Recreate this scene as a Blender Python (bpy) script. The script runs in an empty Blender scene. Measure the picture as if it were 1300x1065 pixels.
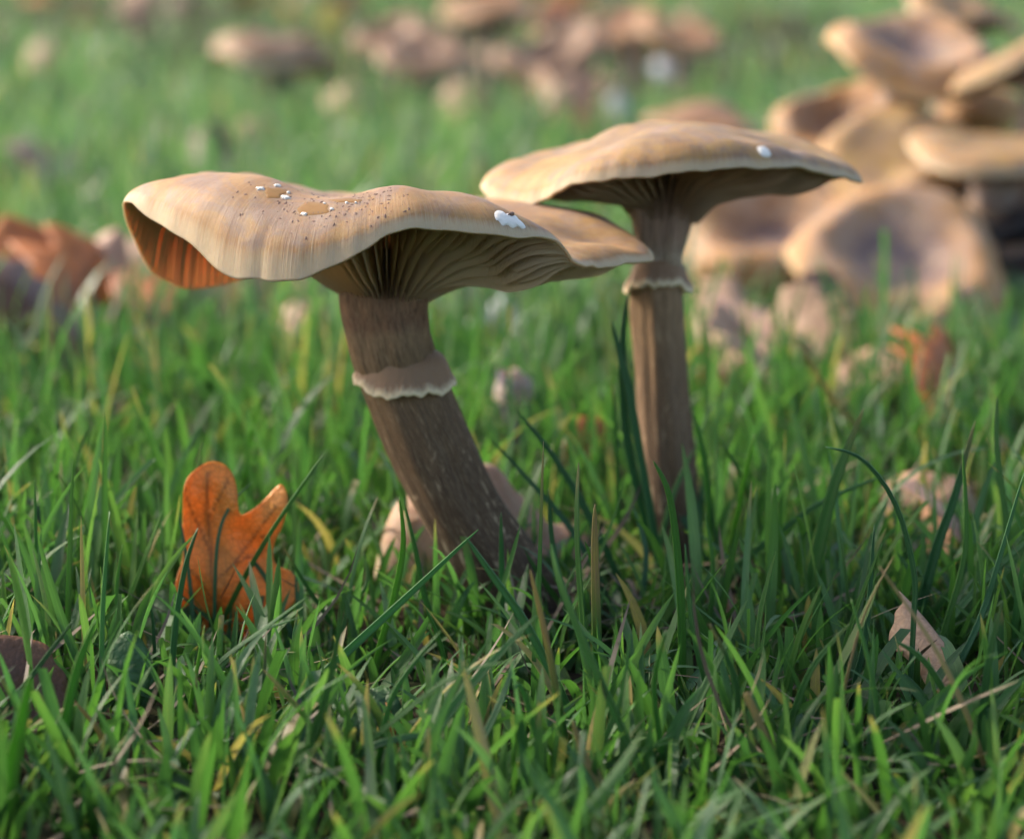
import bpy, math, random
import numpy as np
from mathutils import Vector, Matrix
from mathutils.bvhtree import BVHTree
from mathutils.geometry import delaunay_2d_cdt

random.seed(7)
RNG = np.random.default_rng(11)
SC = bpy.context.scene
COL = SC.collection
R = math.radians

# ------------------------------------------------------------------ camera
CAM_H, PITCH, FOCAL = 0.12, R(11.5), 85.0
cam_d = bpy.data.cameras.new('camera')
cam = bpy.data.objects.new('camera', cam_d)
COL.objects.link(cam)
cam.location = (0, 0, CAM_H)
cam.rotation_euler = (math.pi / 2 - PITCH, 0, 0)
cam_d.lens, cam_d.sensor_width, cam_d.sensor_fit = FOCAL, 36.0, 'HORIZONTAL'
cam_d.clip_start, cam_d.clip_end = 0.01, 500
cam_d.dof.use_dof = True
cam_d.dof.focus_distance = 0.375
cam_d.dof.aperture_fstop = 15.0
SC.camera = cam

# ------------------------------------------------------------------ sky and sun
SUN_ELEV, SUN_AZ = R(33), R(-62)          # azimuth from +Y towards +X
w = bpy.data.worlds.new('World')
SC.world = w
w.use_nodes = True
nt = w.node_tree
bg = nt.nodes['Background']
sky = nt.nodes.new('ShaderNodeTexSky')
sky.sky_type = 'NISHITA'
sky.sun_disc = False
sky.sun_elevation, sky.sun_rotation = SUN_ELEV, SUN_AZ
sky.dust_density, sky.air_density = 3.0, 1.0
nt.links.new(sky.outputs[0], bg.inputs[0])
bg.inputs[1].default_value = 0.15
sd = bpy.data.lights.new('sun', 'SUN')
sun = bpy.data.objects.new('sun', sd)
COL.objects.link(sun)
sd.energy, sd.angle, sd.color = 2.4, R(6.0), (1.0, 0.91, 0.78)
sdir = Vector((math.cos(SUN_ELEV) * math.sin(SUN_AZ), math.cos(SUN_ELEV) * math.cos(SUN_AZ), math.sin(SUN_ELEV)))
sun.rotation_euler = sdir.to_track_quat('Z', 'Y').to_euler()
sun.location = sdir * 5
vs = SC.view_settings
vs.view_transform, vs.look, vs.gamma, vs.use_curve_mapping = 'Standard', 'None', 1.0, False
vs.exposure = 1.48
SC.cycles.max_bounces = 10
SC.cycles.transmission_bounces = 8
SC.cycles.transparent_max_bounces = 8

# ------------------------------------------------------------------ pixel helpers (a direction plus a world depth)
F = 1300 * FOCAL / 36.0
FWD = np.array([0, math.cos(PITCH), -math.sin(PITCH)])
UP = np.array([0, math.sin(PITCH), math.cos(PITCH)])
CP = np.array([0, 0, CAM_H])


def ray(px, py):
    return FWD + np.array([(px - 650) / F, 0, 0]) + UP * ((532.5 - py) / F)


def P(px, py, Y):
    d = ray(px, py)
    return CP + d * (Y / d[1])


def gz(x, y):
    """height of the ground"""
    x, y = np.asarray(x, float), np.asarray(y, float)
    z = 0.0022 * np.sin(x * 31 + 1.3) * np.cos(y * 27 + .4) + 0.0015 * np.sin(x * 73 + y * 51)
    z = z + 0.010 * np.sin(x * 3.1 + .7) * np.sin(y * 2.3 + .9) * np.clip((np.hypot(x, y) - .8) / 2, 0, 1)
    return z


def G(px, py):
    """where a pixel's ray meets the ground"""
    d = ray(px, py)
    t = -CAM_H / min(d[2], -0.004)
    q = CP + d * t
    q[2] = gz(q[0], q[1])
    return q


# ------------------------------------------------------------------ generic helpers
def catmull(pts, n, closed=False):
    pts = np.asarray(pts, float)
    one = pts.ndim == 1
    if one:
        pts = pts[:, None]
    m = len(pts)
    if closed:
        t = np.arange(n) / n * m
    else:
        t = np.linspace(0, m - 1, n)
    i = np.floor(t).astype(int)
    if not closed:
        i = np.clip(i, 0, m - 2)
    f = (t - i)[:, None]

    def g(k):
        return pts[k % m] if closed else pts[np.clip(k, 0, m - 1)]
    p0, p1, p2, p3 = g(i - 1), g(i), g(i + 1), g(i + 2)
    r = .5 * (2 * p1 + (p2 - p0) * f + (2 * p0 - 5 * p1 + 4 * p2 - p3) * f ** 2 + (3 * p1 - p0 - 3 * p2 + p3) * f ** 3)
    return r[:, 0] if one else r


def mesh_obj(name, verts, faces, mat, parent=None, smooth=True, rad=None, extra=None, loc=None):
    me = bpy.data.meshes.new(name)
    verts = np.asarray(verts, float)
    me.from_pydata(verts.tolist(), [], faces if isinstance(faces, list) else faces.tolist())
    if rad is not None:
        a = me.attributes.new('rad', 'FLOAT_VECTOR', 'POINT')
        a.data.foreach_set('vector', np.ascontiguousarray(rad, dtype=np.float32).ravel())
    if extra is not None:
        a = me.attributes.new('vein', 'FLOAT', 'POINT')
        a.data.foreach_set('value', np.ascontiguousarray(extra, dtype=np.float32).ravel())
    if smooth:
        me.polygons.foreach_set('use_smooth', [True] * len(me.polygons))
    me.update()
    if mat is not None:
        me.materials.append(mat)
    o = bpy.data.objects.new(name, me)
    COL.objects.link(o)
    if parent is not None:
        o.parent = parent
    if loc is not None:
        o.location = loc
    return o


def tag(o, label=None, cat=None, group=None, kind=None):
    if label:
        o['label'] = label
    if cat:
        o['category'] = cat
    if group:
        o['group'] = group
    if kind:
        o['kind'] = kind
    return o


def empty(name, loc):
    o = bpy.data.objects.new(name, None)
    o.empty_display_size = .01
    COL.objects.link(o)
    o.location = loc
    return o


def grid_faces(nu, nv, closed_u):
    """vertex (i,j) at i*nv+j ; i around, j along"""
    i = np.arange(nu if closed_u else nu - 1)
    j = np.arange(nv - 1)
    I, J = np.meshgrid(i, j, indexing='ij')
    I2 = (I + 1) % nu
    return np.stack([I * nv + J, I2 * nv + J, I2 * nv + J + 1, I * nv + J + 1], -1).reshape(-1, 4)


# ------------------------------------------------------------------ material helpers
class NT:
    def __init__(s, name):
        s.m = bpy.data.materials.new(name)
        s.m.use_nodes = True
        s.t = s.m.node_tree
        s.b = s.t.nodes['Principled BSDF']
        s.out = s.t.nodes['Material Output']

    def n(s, kind, **kw):
        nd = s.t.nodes.new('ShaderNode' + kind)
        for k, v in kw.items():
            setattr(nd, k, v)
        return nd

    def l(s, a, b):
        s.t.links.new(a, b)

    def val(s, sock, v):
        if hasattr(v, 'is_output'):
            s.l(v, sock)
        else:
            sock.default_value = v

    def attr(s, name):
        return s.n('Attribute', attribute_name=name)

    def sep(s, v):
        nd = s.n('SeparateXYZ')
        s.l(v, nd.inputs[0])
        return nd.outputs

    def comb(s, x, y, z):
        nd = s.n('CombineXYZ')
        for i, v in enumerate((x, y, z)):
            s.val(nd.inputs[i], v)
        return nd.outputs[0]

    def math(s, op, a, b=0.0, c=0.0):
        nd = s.n('Math', operation=op)
        for i, v in enumerate((a, b, c)):
            s.val(nd.inputs[i], v)
        return nd.outputs[0]

    def scale(s, v, k):
        nd = s.n('VectorMath', operation='MULTIPLY')
        s.l(v, nd.inputs[0])
        nd.inputs[1].default_value = k
        return nd.outputs[0]

    def noise(s, vec, sc, detail=4, rough=.55, dist=0):
        nd = s.n('TexNoise')
        s.l(vec, nd.inputs['Vector'])
        nd.inputs['Scale'].default_value = sc
        nd.inputs['Detail'].default_value = detail
        nd.inputs['Roughness'].default_value = rough
        nd.inputs['Distortion'].default_value = dist
        return nd.outputs[0]

    def ramp(s, v, stops, interp='LINEAR'):
        nd = s.n('ValToRGB')
        cr = nd.color_ramp
        cr.interpolation = interp
        while len(cr.elements) < len(stops):
            cr.elements.new(.5)
        for e, (p, c) in zip(cr.elements, stops):
            e.position = p
            e.color = (*c, 1) if not isinstance(c, (int, float)) else (c, c, c, 1)
        s.l(v, nd.inputs[0])
        return nd.outputs[0]

    def mix(s, f, a, b, mode='MIX'):
        nd = s.n('Mix', data_type='RGBA', blend_type=mode)
        s.val(nd.inputs[0], f)
        for i, v in ((6, a), (7, b)):
            if hasattr(v, 'is_output'):
                s.l(v, nd.inputs[i])
            else:
                nd.inputs[i].default_value = (*v, 1)
        return nd.outputs[2]

    def bump(s, h, strength, dist):
        nd = s.n('Bump')
        nd.inputs['Strength'].default_value = strength
        nd.inputs['Distance'].default_value = dist
        s.l(h, nd.inputs['Height'])
        s.l(nd.outputs[0], s.b.inputs['Normal'])
        return nd.outputs[0]

    def translucent(s, col, fac, normal=None):
        tr = s.n('BsdfTranslucent')
        s.val(tr.inputs[0], col)
        mx = s.n('MixShader')
        s.val(mx.inputs[0], fac)
        s.l(s.b.outputs[0], mx.inputs[1])
        s.l(tr.outputs[0], mx.inputs[2])
        s.l(mx.outputs[0], s.out.inputs[0])

    def coords(s):
        return s.n('TexCoord').outputs['Object']


def mat_cap(name, stops, streak=(.30, .19, .10), streak_amt=.55, rim=(.62, .47, .30), sss=.25, patch=(.40, .27, .19), patch2=(.44, .30, .20)):
    """stops: colour from the middle (0) to the margin (1); attr rad = (cos, sin, rho)"""
    k = NT(name)
    a = k.attr('rad').outputs['Vector']
    rho = k.sep(a)[2]
    oc = k.coords()
    n_big = k.noise(oc, 45, 3)
    rj = k.math('ADD', rho, k.math('MULTIPLY', k.math('SUBTRACT', n_big, .5), .35))
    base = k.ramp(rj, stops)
    fib = k.noise(k.scale(a, (48, 48, 3.5)), 1.0, 6, .7, .4)
    fibf = k.noise(k.scale(a, (140, 140, 9)), 1.0, 4, .65)
    pn = k.noise(oc, 110, 5, .6, .6)
    base = k.mix(k.ramp(pn, [(.44, 0), (.62, .75)]), base, patch)
    pn2 = k.noise(oc, 70, 6, .68, 1.5)
    base = k.mix(k.ramp(pn2, [(.47, 0), (.60, .85)]), base, patch2)
    sm = k.noise(k.scale(a, (30, 30, 12)), 1, 6, .72, .8)
    base = k.mix(k.math('MULTIPLY', k.ramp(sm, [(.54, 0), (.66, .6)]), k.ramp(rho, [(.3, .3), (.9, 1)])), base, streak)
    mot = k.noise(oc, 330, 5, .7)
    base = k.mix(k.ramp(mot, [(.42, .42), (.60, 0)]), base, k.mix(1.0, base, (.68, .58, .50), 'MULTIPLY'))
    # radial streaks grow towards the margin
    amt = k.math('MULTIPLY', k.ramp(fib, [(.48, 0), (.72, 1)]), k.ramp(rho, [(.62, 0), (.95, streak_amt)]))
    base = k.mix(amt, base, streak)
    amt2 = k.math('MULTIPLY', k.ramp(fibf, [(.5, 0), (.75, 1)]), k.ramp(rho, [(.6, 0), (.95, .32)]))
    base = k.mix(amt2, base, rim)
    edge = k.ramp(k.math('ADD', rho, k.math('MULTIPLY', k.math('SUBTRACT', fibf, .5), .03)), [(.972, 0), (.99, .8)])
    base = k.mix(edge, base, rim)
    fine = k.noise(oc, 900, 3, .6)
    base = k.mix(k.math('MULTIPLY', fine, .5), base, k.mix(1.0, base, (.72, .68, .64), 'MULTIPLY'))
    k.l(base, k.b.inputs['Base Color'])
    k.b.inputs['Roughness'].default_value = .62
    k.b.inputs['Specular IOR Level'].default_value = .3
    k.b.inputs['Subsurface Weight'].default_value = sss
    k.b.inputs['Subsurface Radius'].default_value = (1.0, .42, .16)
    k.b.inputs['Subsurface Scale'].default_value = .004
    h = k.math('ADD', k.math('MULTIPLY', fib, .9), k.math('ADD', k.math('MULTIPLY', fibf, .5), k.math('MULTIPLY', fine, .35)))
    k.bump(h, .30, .0004)
    k.translucent(k.mix(.45, base, (.66, .43, .20)), .22)
    return k.m


def mat_gill(name, c1, c2, fac=.35):
    k = NT(name)
    a = k.attr('rad').outputs['Vector']
    r = k.sep(a)
    n = k.noise(k.scale(a, (30, 30, 5)), 1, 4)
    col = k.mix(n, c1, c2)
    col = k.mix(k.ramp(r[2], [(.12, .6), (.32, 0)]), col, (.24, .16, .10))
    k.l(col, k.b.inputs['Base Color'])
    k.b.inputs['Roughness'].default_value = .7
    k.b.inputs['Specular IOR Level'].default_value = .2
    k.translucent(k.mix(.35, col, (.78, .50, .24)), fac)
    return k.m


def mat_stem(name, stops, fleck=(.46, .33, .20), fleck_lo=.565, dark=(.05, .032, .02)):
    """attr rad=(cos,sin,v) v = 0 at the ground, 1 at the cap"""
    k = NT(name)
    a = k.attr('rad').outputs['Vector']
    v = k.sep(a)[2]
    oc = k.coords()
    j = k.math('ADD', v, k.math('MULTIPLY', k.math('SUBTRACT', k.noise(oc, 160, 4), .5), .12))
    base = k.ramp(j, stops)
    fib = k.noise(k.scale(a, (26, 26, 14)), 1, 6, .7)
    fine = k.noise(k.scale(a, (70, 70, 45)), 1, 3, .6)
    base = k.mix(k.ramp(fib, [(.38, .75), (.56, 0)]), base, dark)
    fl = k.noise(k.scale(a, (5, 5, 17)), 1, 7, .75, .7)
    base = k.mix(k.math('MULTIPLY', k.ramp(fl, [(fleck_lo, 0), (fleck_lo + .08, .8)]), k.ramp(v, [(.25, 1), (.62, .25)])), base, fleck)
    base = k.mix(k.ramp(fine, [(.52, 0), (.72, .40)]), base, fleck)
    k.l(base, k.b.inputs['Base Color'])
    k.b.inputs['Roughness'].default_value = .8
    k.b.inputs['Specular IOR Level'].default_value = .2
    k.b.inputs['Subsurface Weight'].default_value = .12
    k.b.inputs['Subsurface Radius'].default_value = (1, .4, .2)
    k.b.inputs['Subsurface Scale'].default_value = .002
    k.bump(k.math('ADD', fib, k.math('MULTIPLY', fine, .6)), .5, .0004)
    return k.m


def mat_ring(name, cream=(.66, .52, .33), brown=(.25, .145, .08)):
    k = NT(name)
    a = k.attr('rad').outputs['Vector']
    v = k.sep(a)[2]
    n = k.noise(k.scale(a, (14, 14, 3)), 1, 5, .65)
    f = k.math('ADD', v, k.math('MULTIPLY', k.math('SUBTRACT', n, .5), .6))
    base = k.mix(k.ramp(f, [(.42, 1), (.86, 0)]), cream, brown)
    k.l(base, k.b.inputs['Base Color'])
    k.b.inputs['Roughness'].default_value = .75
    k.b.inputs['Subsurface Weight'].default_value = .3
    k.b.inputs['Subsurface Radius'].default_value = (1, .6, .35)
    k.b.inputs['Subsurface Scale'].default_value = .002
    k.bump(k.math('ADD', n, k.noise(k.coords(), 1500, 3)), .6, .0004)
    return k.m


def mat_grass(name, greens, dry=.10, trans=.38, veins=True, force=None):
    """attr rad = (u across -1..1, v along 0..1, random)"""
    k = NT(name)
    r = k.sep(k.attr('rad').outputs['Vector'])
    u, v, q = r[0], r[1], r[2]
    wn = k.n('TexWhiteNoise', noise_dimensions='1D')
    k.l(k.math('MULTIPLY', q, 917.3), wn.inputs['W'])
    q2 = wn.outputs['Value']
    st = [(i / (len(greens) - 1), c) for i, c in enumerate(greens)]
    col = k.ramp(q, st)
    yel, brn = (.30, .235, .075), (.24, .165, .09)
    oc = k.coords()
    mott = k.noise(k.comb(k.math('MULTIPLY', u, 2.5), k.math('MULTIPLY', v, 9), k.math('MULTIPLY', q, 60)), 1, 4, .6)
    col = k.mix(k.math('MULTIPLY', mott, .35), col, (.10, .16, .03))
    # pale sheath towards the root
    col = k.mix(k.ramp(v, [(.0, .55), (.22, 0)]), col, (.14, .17, .05))
    # some tips have dried, and a few blades are straw all over
    tipm = k.math('MULTIPLY', k.ramp(k.math('ADD', v, k.math('MULTIPLY', mott, .12)), [(.86, 0), (1.0, 1)]),
                  k.ramp(q2, [(.85, 0), (.89, 1)]))
    col = k.mix(k.math('MULTIPLY', tipm, .85), col, k.mix(mott, yel, brn))
    drym = k.ramp(q2, [(dry, 1), (dry + .004, 0)]) if dry > 0 else 0.0
    if force == 'tip':
        drym = k.ramp(k.math('ADD', v, k.math('MULTIPLY', k.math('SUBTRACT', mott, .5), .25)), [(.40, 0), (.66, 1)])
    if force == 'all':
        drym = 1.0
    if not isinstance(drym, float) or drym > 0:
        col = k.mix(drym, col, k.mix(k.ramp(mott, [(.35, 0), (.65, 1)]), yel, brn))
    if veins:
        wv = k.math('SINE', k.math('MULTIPLY', u, 26.0))
        wv = k.math('MULTIPLY_ADD', wv, .5, .5)
        col = k.mix(k.math('MULTIPLY', wv, .28), col, k.mix(1.0, col, (1.5, 1.55, 1.4), 'MULTIPLY'))
        mid = k.ramp(k.math('ABSOLUTE', u), [(.0, .5), (.14, 0)])
        col = k.mix(mid, col, k.mix(1.0, col, (1.7, 1.6, 1.6), 'MULTIPLY'))
        k.bump(wv, .5, .00012)
    k.l(col, k.b.inputs['Base Color'])
    k.b.inputs['Roughness'].default_value = .42
    k.b.inputs['Specular IOR Level'].default_value = .42
    k.translucent(k.mix(1.0, col, (1.4, 1.65, .85), 'MULTIPLY'), trans)
    return k.m


def mat_leaf(name, stops, veincol, trans=.3, rough=.5, spots=(.10, .05, .025)):
    k = NT(name)
    oc = k.coords()
    n = k.noise(oc, 90, 5, .6)
    col = k.ramp(n, stops)
    n2 = k.noise(oc, 420, 4, .65)
    col = k.mix(k.ramp(n2, [(.66, 0), (.76, .7)]), col, spots)
    cell = k.n('TexVoronoi', feature='DISTANCE_TO_EDGE')
    k.l(oc, cell.inputs['Vector'])
    cell.inputs['Scale'].default_value = 800
    net = k.ramp(cell.outputs[0], [(.0, .32), (.10, 0)])
    col = k.mix(net, col, veincol)
    n4 = k.noise(oc, 230, 5, .65)
    col = k.mix(k.ramp(n4, [(.36, .4), (.55, 0)]), col, k.mix(1.0, col, (.62, .55, .5), 'MULTIPLY'))
    ve = k.attr('vein').outputs['Fac']
    col = k.mix(k.math('MULTIPLY', ve, .8), col, veincol)
    k.l(col, k.b.inputs['Base Color'])
    k.b.inputs['Roughness'].default_value = rough
    k.b.inputs['Specular IOR Level'].default_value = .35
    k.bump(k.math('ADD', k.math('MULTIPLY', cell.outputs[0], .8), n2), .7, .0005)
    k.translucent(k.mix(1.0, col, (1.35, 1.2, .8), 'MULTIPLY'), trans)
    return k.m


# ------------------------------------------------------------------ materials
M = {}
M['cap_wavy'] = mat_cap('tan_cap', [(0, (.35, .20, .13)), (.45, (.38, .235, .15)), (.72, (.41, .24, .115)), (1, (.46, .25, .095))],
                        streak=(.30, .175, .10), streak_amt=.5, patch=(.46, .275, .105), patch2=(.33, .225, .17))
M['cap_flat'] = mat_cap('ochre_cap', [(0, (.36, .225, .10)), (.6, (.38, .24, .115)), (1, (.47, .25, .085))],
                        streak=(.30, .19, .135), streak_amt=.65, patch=(.46, .29, .09), patch2=(.29, .195, .14))
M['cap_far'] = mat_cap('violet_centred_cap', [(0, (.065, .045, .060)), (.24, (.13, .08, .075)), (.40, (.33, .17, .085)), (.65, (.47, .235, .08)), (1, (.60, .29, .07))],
                       streak_amt=.3, rim=(.66, .45, .22), patch=(.46, .28, .16))
M['cap_pink'] = mat_cap('pinkish_cap', [(0, (.42, .24, .15)), (.6, (.50, .30, .19)), (1, (.56, .35, .22))], streak_amt=.2, patch=(.46, .28, .18))
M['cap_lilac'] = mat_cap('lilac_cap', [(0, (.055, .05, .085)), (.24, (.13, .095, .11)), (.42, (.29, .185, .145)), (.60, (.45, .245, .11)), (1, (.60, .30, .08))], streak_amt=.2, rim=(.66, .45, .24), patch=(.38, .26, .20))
M['cap_orange'] = mat_cap('orange_cap', [(0, (.40, .20, .06)), (1, (.55, .29, .08))], streak_amt=.2, rim=(.6, .4, .15), patch=(.45, .24, .08), patch2=(.36, .2, .1))
M['cap_rust'] = mat_cap('rusty_tan_cap', [(0, (.24, .11, .05)), (.5, (.38, .20, .09)), (1, (.50, .27, .12))], streak_amt=.2, patch=(.32, .17, .08), patch2=(.28, .15, .09))
M['cap_shade'] = mat_cap('gap_shade_cap', [(0, (.018, .013, .012)), (1, (.045, .030, .024))], streak_amt=.2, rim=(.06, .04, .03), patch=(.03, .02, .018), streak=(.02, .015, .012), patch2=(.02, .016, .015))  # near-black caps: the deep shade of the cluster's gap put into colour
M['cap_pale'] = mat_cap('pale_cap', [(0, (.60, .47, .40)), (.6, (.50, .37, .32)), (1, (.36, .26, .25))], streak_amt=.1, patch=(.5, .4, .34))
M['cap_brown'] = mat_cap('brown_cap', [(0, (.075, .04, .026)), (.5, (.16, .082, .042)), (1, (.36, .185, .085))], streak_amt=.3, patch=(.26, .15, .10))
M['gill'] = mat_gill('buff_gills', (.76, .64, .45), (.62, .49, .31), .5)
M['gill_dark'] = mat_gill('brown_gills', (.50, .36, .23), (.36, .24, .15), .40)
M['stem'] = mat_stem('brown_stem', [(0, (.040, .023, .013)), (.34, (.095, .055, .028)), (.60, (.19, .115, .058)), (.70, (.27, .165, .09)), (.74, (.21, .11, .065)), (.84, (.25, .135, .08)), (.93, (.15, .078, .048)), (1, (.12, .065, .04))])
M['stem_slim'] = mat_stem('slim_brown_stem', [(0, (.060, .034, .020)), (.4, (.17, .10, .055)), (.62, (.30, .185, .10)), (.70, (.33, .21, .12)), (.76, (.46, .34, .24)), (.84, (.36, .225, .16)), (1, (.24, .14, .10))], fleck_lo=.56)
M['stem_pale'] = mat_stem('pinkish_stem', [(0, (.16, .11, .09)), (.5, (.30, .22, .19)), (1, (.42, .31, .26))])
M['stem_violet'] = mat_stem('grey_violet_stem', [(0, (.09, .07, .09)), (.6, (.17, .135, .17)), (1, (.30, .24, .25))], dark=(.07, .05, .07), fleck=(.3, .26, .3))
M['ring'] = mat_ring('cream_ring')
G_NEAR = [(.016, .058, .020), (.027, .090, .025), (.043, .118, .026), (.030, .100, .040), (.060, .142, .031), (.038, .108, .048), (.085, .165, .040)]
G_FAR = [(.048, .115, .056), (.078, .155, .070), (.074, .148, .094), (.115, .182, .080), (.095, .162, .110), (.18, .21, .14)]
M['grass_near'] = mat_grass('grass_blades', G_NEAR, dry=.035)
M['grass_far'] = mat_grass('grass_distance', G_FAR, dry=.035, veins=False, trans=.42)
M['blade'] = mat_grass('green_blade', [(.034, .110, .028), (.052, .150, .030), (.070, .175, .030), (.046, .145, .056), (.078, .185, .038)], dry=0)
M['blade_dark'] = mat_grass('dark_blade', [(.024, .086, .034), (.030, .108, .044), (.036, .118, .042)], dry=0, trans=.3)
M['blade_light'] = mat_grass('light_blade', [(.09, .20, .030), (.11, .22, .035), (.08, .19, .04)], dry=0, trans=.45)
M['blade_tip'] = mat_grass('yellow_tipped_blade', [(.035, .11, .024), (.045, .125, .03)], dry=0, force='tip')
M['blade_dry'] = mat_grass('dry_blade', [(.1, .1, .03), (.1, .1, .03)], dry=0, force='all', trans=.25)
M['leaf_orange'] = mat_leaf('orange_leaf', [(.2, (.58, .21, .035)), (.5, (.70, .28, .05)), (.8, (.76, .36, .09))], (.24, .08, .02), .33)
M['leaf_brown'] = mat_leaf('brown_leaf', [(.2, (.065, .028, .014)), (.5, (.13, .058, .027)), (.8, (.21, .10, .048))], (.10, .05, .03), .15)
M['leaf_rust'] = mat_leaf('rust_leaf', [(.2, (.34, .095, .020)), (.5, (.50, .15, .03)), (.8, (.58, .22, .05))], (.16, .05, .02), .2)
M['leaf_tan'] = mat_leaf('tan_leaf', [(.2, (.36, .22, .12)), (.5, (.46, .29, .17)), (.8, (.55, .37, .23))], (.26, .14, .08), .25)
M['leaf_pink'] = mat_leaf('pinkish_leaf', [(.2, (.42, .22, .13)), (.5, (.52, .30, .19)), (.8, (.60, .38, .25))], (.34, .20, .14), .25)
M['leaf_yellow'] = mat_leaf('yellow_leaf', [(.2, (.50, .40, .03)), (.8, (.62, .52, .06))], (.45, .35, .05), .3)
M['leaf_white'] = mat_leaf('pale_leaf', [(.2, (.42, .41, .43)), (.8, (.54, .53, .55))], (.5, .48, .5), .2, spots=(.4, .38, .4))
M['weed'] = mat_leaf('weed_leaf', [(.2, (.030, .085, .024)), (.5, (.045, .115, .03)), (.8, (.06, .14, .035))], (.09, .17, .06), .3, spots=(.03, .07, .02))
k = NT('straw')
n = k.noise(k.coords(), 60, 4)
k.l(k.ramp(n, [(.3, (.05, .032, .018)), (.55, (.13, .09, .05)), (.78, (.28, .21, .12))]), k.b.inputs['Base Color'])
k.b.inputs['Roughness'].default_value = .7
M['straw'] = k.m
k = NT('soil')
oc = k.coords()
n1, n2, n3 = k.noise(oc, 35, 6, .65), k.noise(oc, 260, 5, .6), k.noise(oc, 3.2, 4)
c = k.mix(n2, (.020, .014, .009), (.060, .042, .026))
c = k.mix(k.ramp(n1, [(.45, 0), (.6, .8)]), c, (.025, .050, .014))
# past the built blades the lawn is only its colour
d = k.n('VectorMath', operation='LENGTH')
k.l(oc, d.inputs[0])
lawn = k.mix(k.ramp(n3, [(.4, 0), (.62, .9)]), (.05, .10, .03), (.09, .075, .045))
c = k.mix(k.ramp(k.math('DIVIDE', d.outputs['Value'], 10.0), [(.45, 0), (.8, 1)]), c, lawn)
k.l(c, k.b.inputs['Base Color'])
k.b.inputs['Roughness'].default_value = 1.0
k.b.inputs['Specular IOR Level'].default_value = .05
k.bump(k.math('ADD', n1, n2), .8, .003)
M['soil'] = k.m
k = NT('amber_rain_water')
n = k.noise(k.coords(), 700, 3)
k.l(k.mix(n, (.20, .105, .038), (.27, .15, .06)), k.b.inputs['Base Color'])
k.b.inputs['Roughness'].default_value = .3
k.b.inputs['IOR'].default_value = 1.33
k.b.inputs['Specular IOR Level'].default_value = .12
k.b.inputs['Subsurface Weight'].default_value = .2
k.b.inputs['Subsurface Scale'].default_value = .001
M['pool'] = k.m
k = NT('clear_water')
k.b.inputs['Base Color'].default_value = (1, 1, 1, 1)
k.b.inputs['Roughness'].default_value = .01
k.b.inputs['IOR'].default_value = 1.33
k.b.inputs['Transmission Weight'].default_value = 1
M['drop'] = k.m
k = NT('white_patch')
n = k.noise(k.coords(), 500, 4)
k.l(k.mix(n, (.76, .71, .62), (.50, .43, .34)), k.b.inputs['Base Color'])
k.b.inputs['Roughness'].default_value = .35
k.bump(n, .6, .0004)
M['pale_patch'] = k.m
k = NT('dark_scales')
n = k.noise(k.coords(), 300, 2)
k.l(k.mix(n, (.07, .035, .022), (.20, .10, .055)), k.b.inputs['Base Color'])
k.b.inputs['Roughness'].default_value = .7
M['scale'] = k.m

# ------------------------------------------------------------------ ground
sx = np.sinh(np.linspace(-6.0, 6.0, 181)) * (120 / math.sinh(6.0))
sy = np.concatenate([-np.geomspace(60, .15, 16), np.linspace(-.1, 1.2, 66), np.geomspace(1.23, 220, 70)])
X, Yg = np.meshgrid(sx, sy, indexing='ij')
V = np.stack([X, Yg, gz(X, Yg)], -1).reshape(-1, 3)
gr = mesh_obj('ground', V, grid_faces(len(sx), len(sy), False), M['soil'])
tag(gr, 'dark soil and moss under the lawn grass', 'ground', kind='structure')

# ------------------------------------------------------------------ mushrooms
RHO = np.array([0, .14, .28, .42, .55, .66, .76, .85, .92, .965, .988, 1.0])


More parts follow.
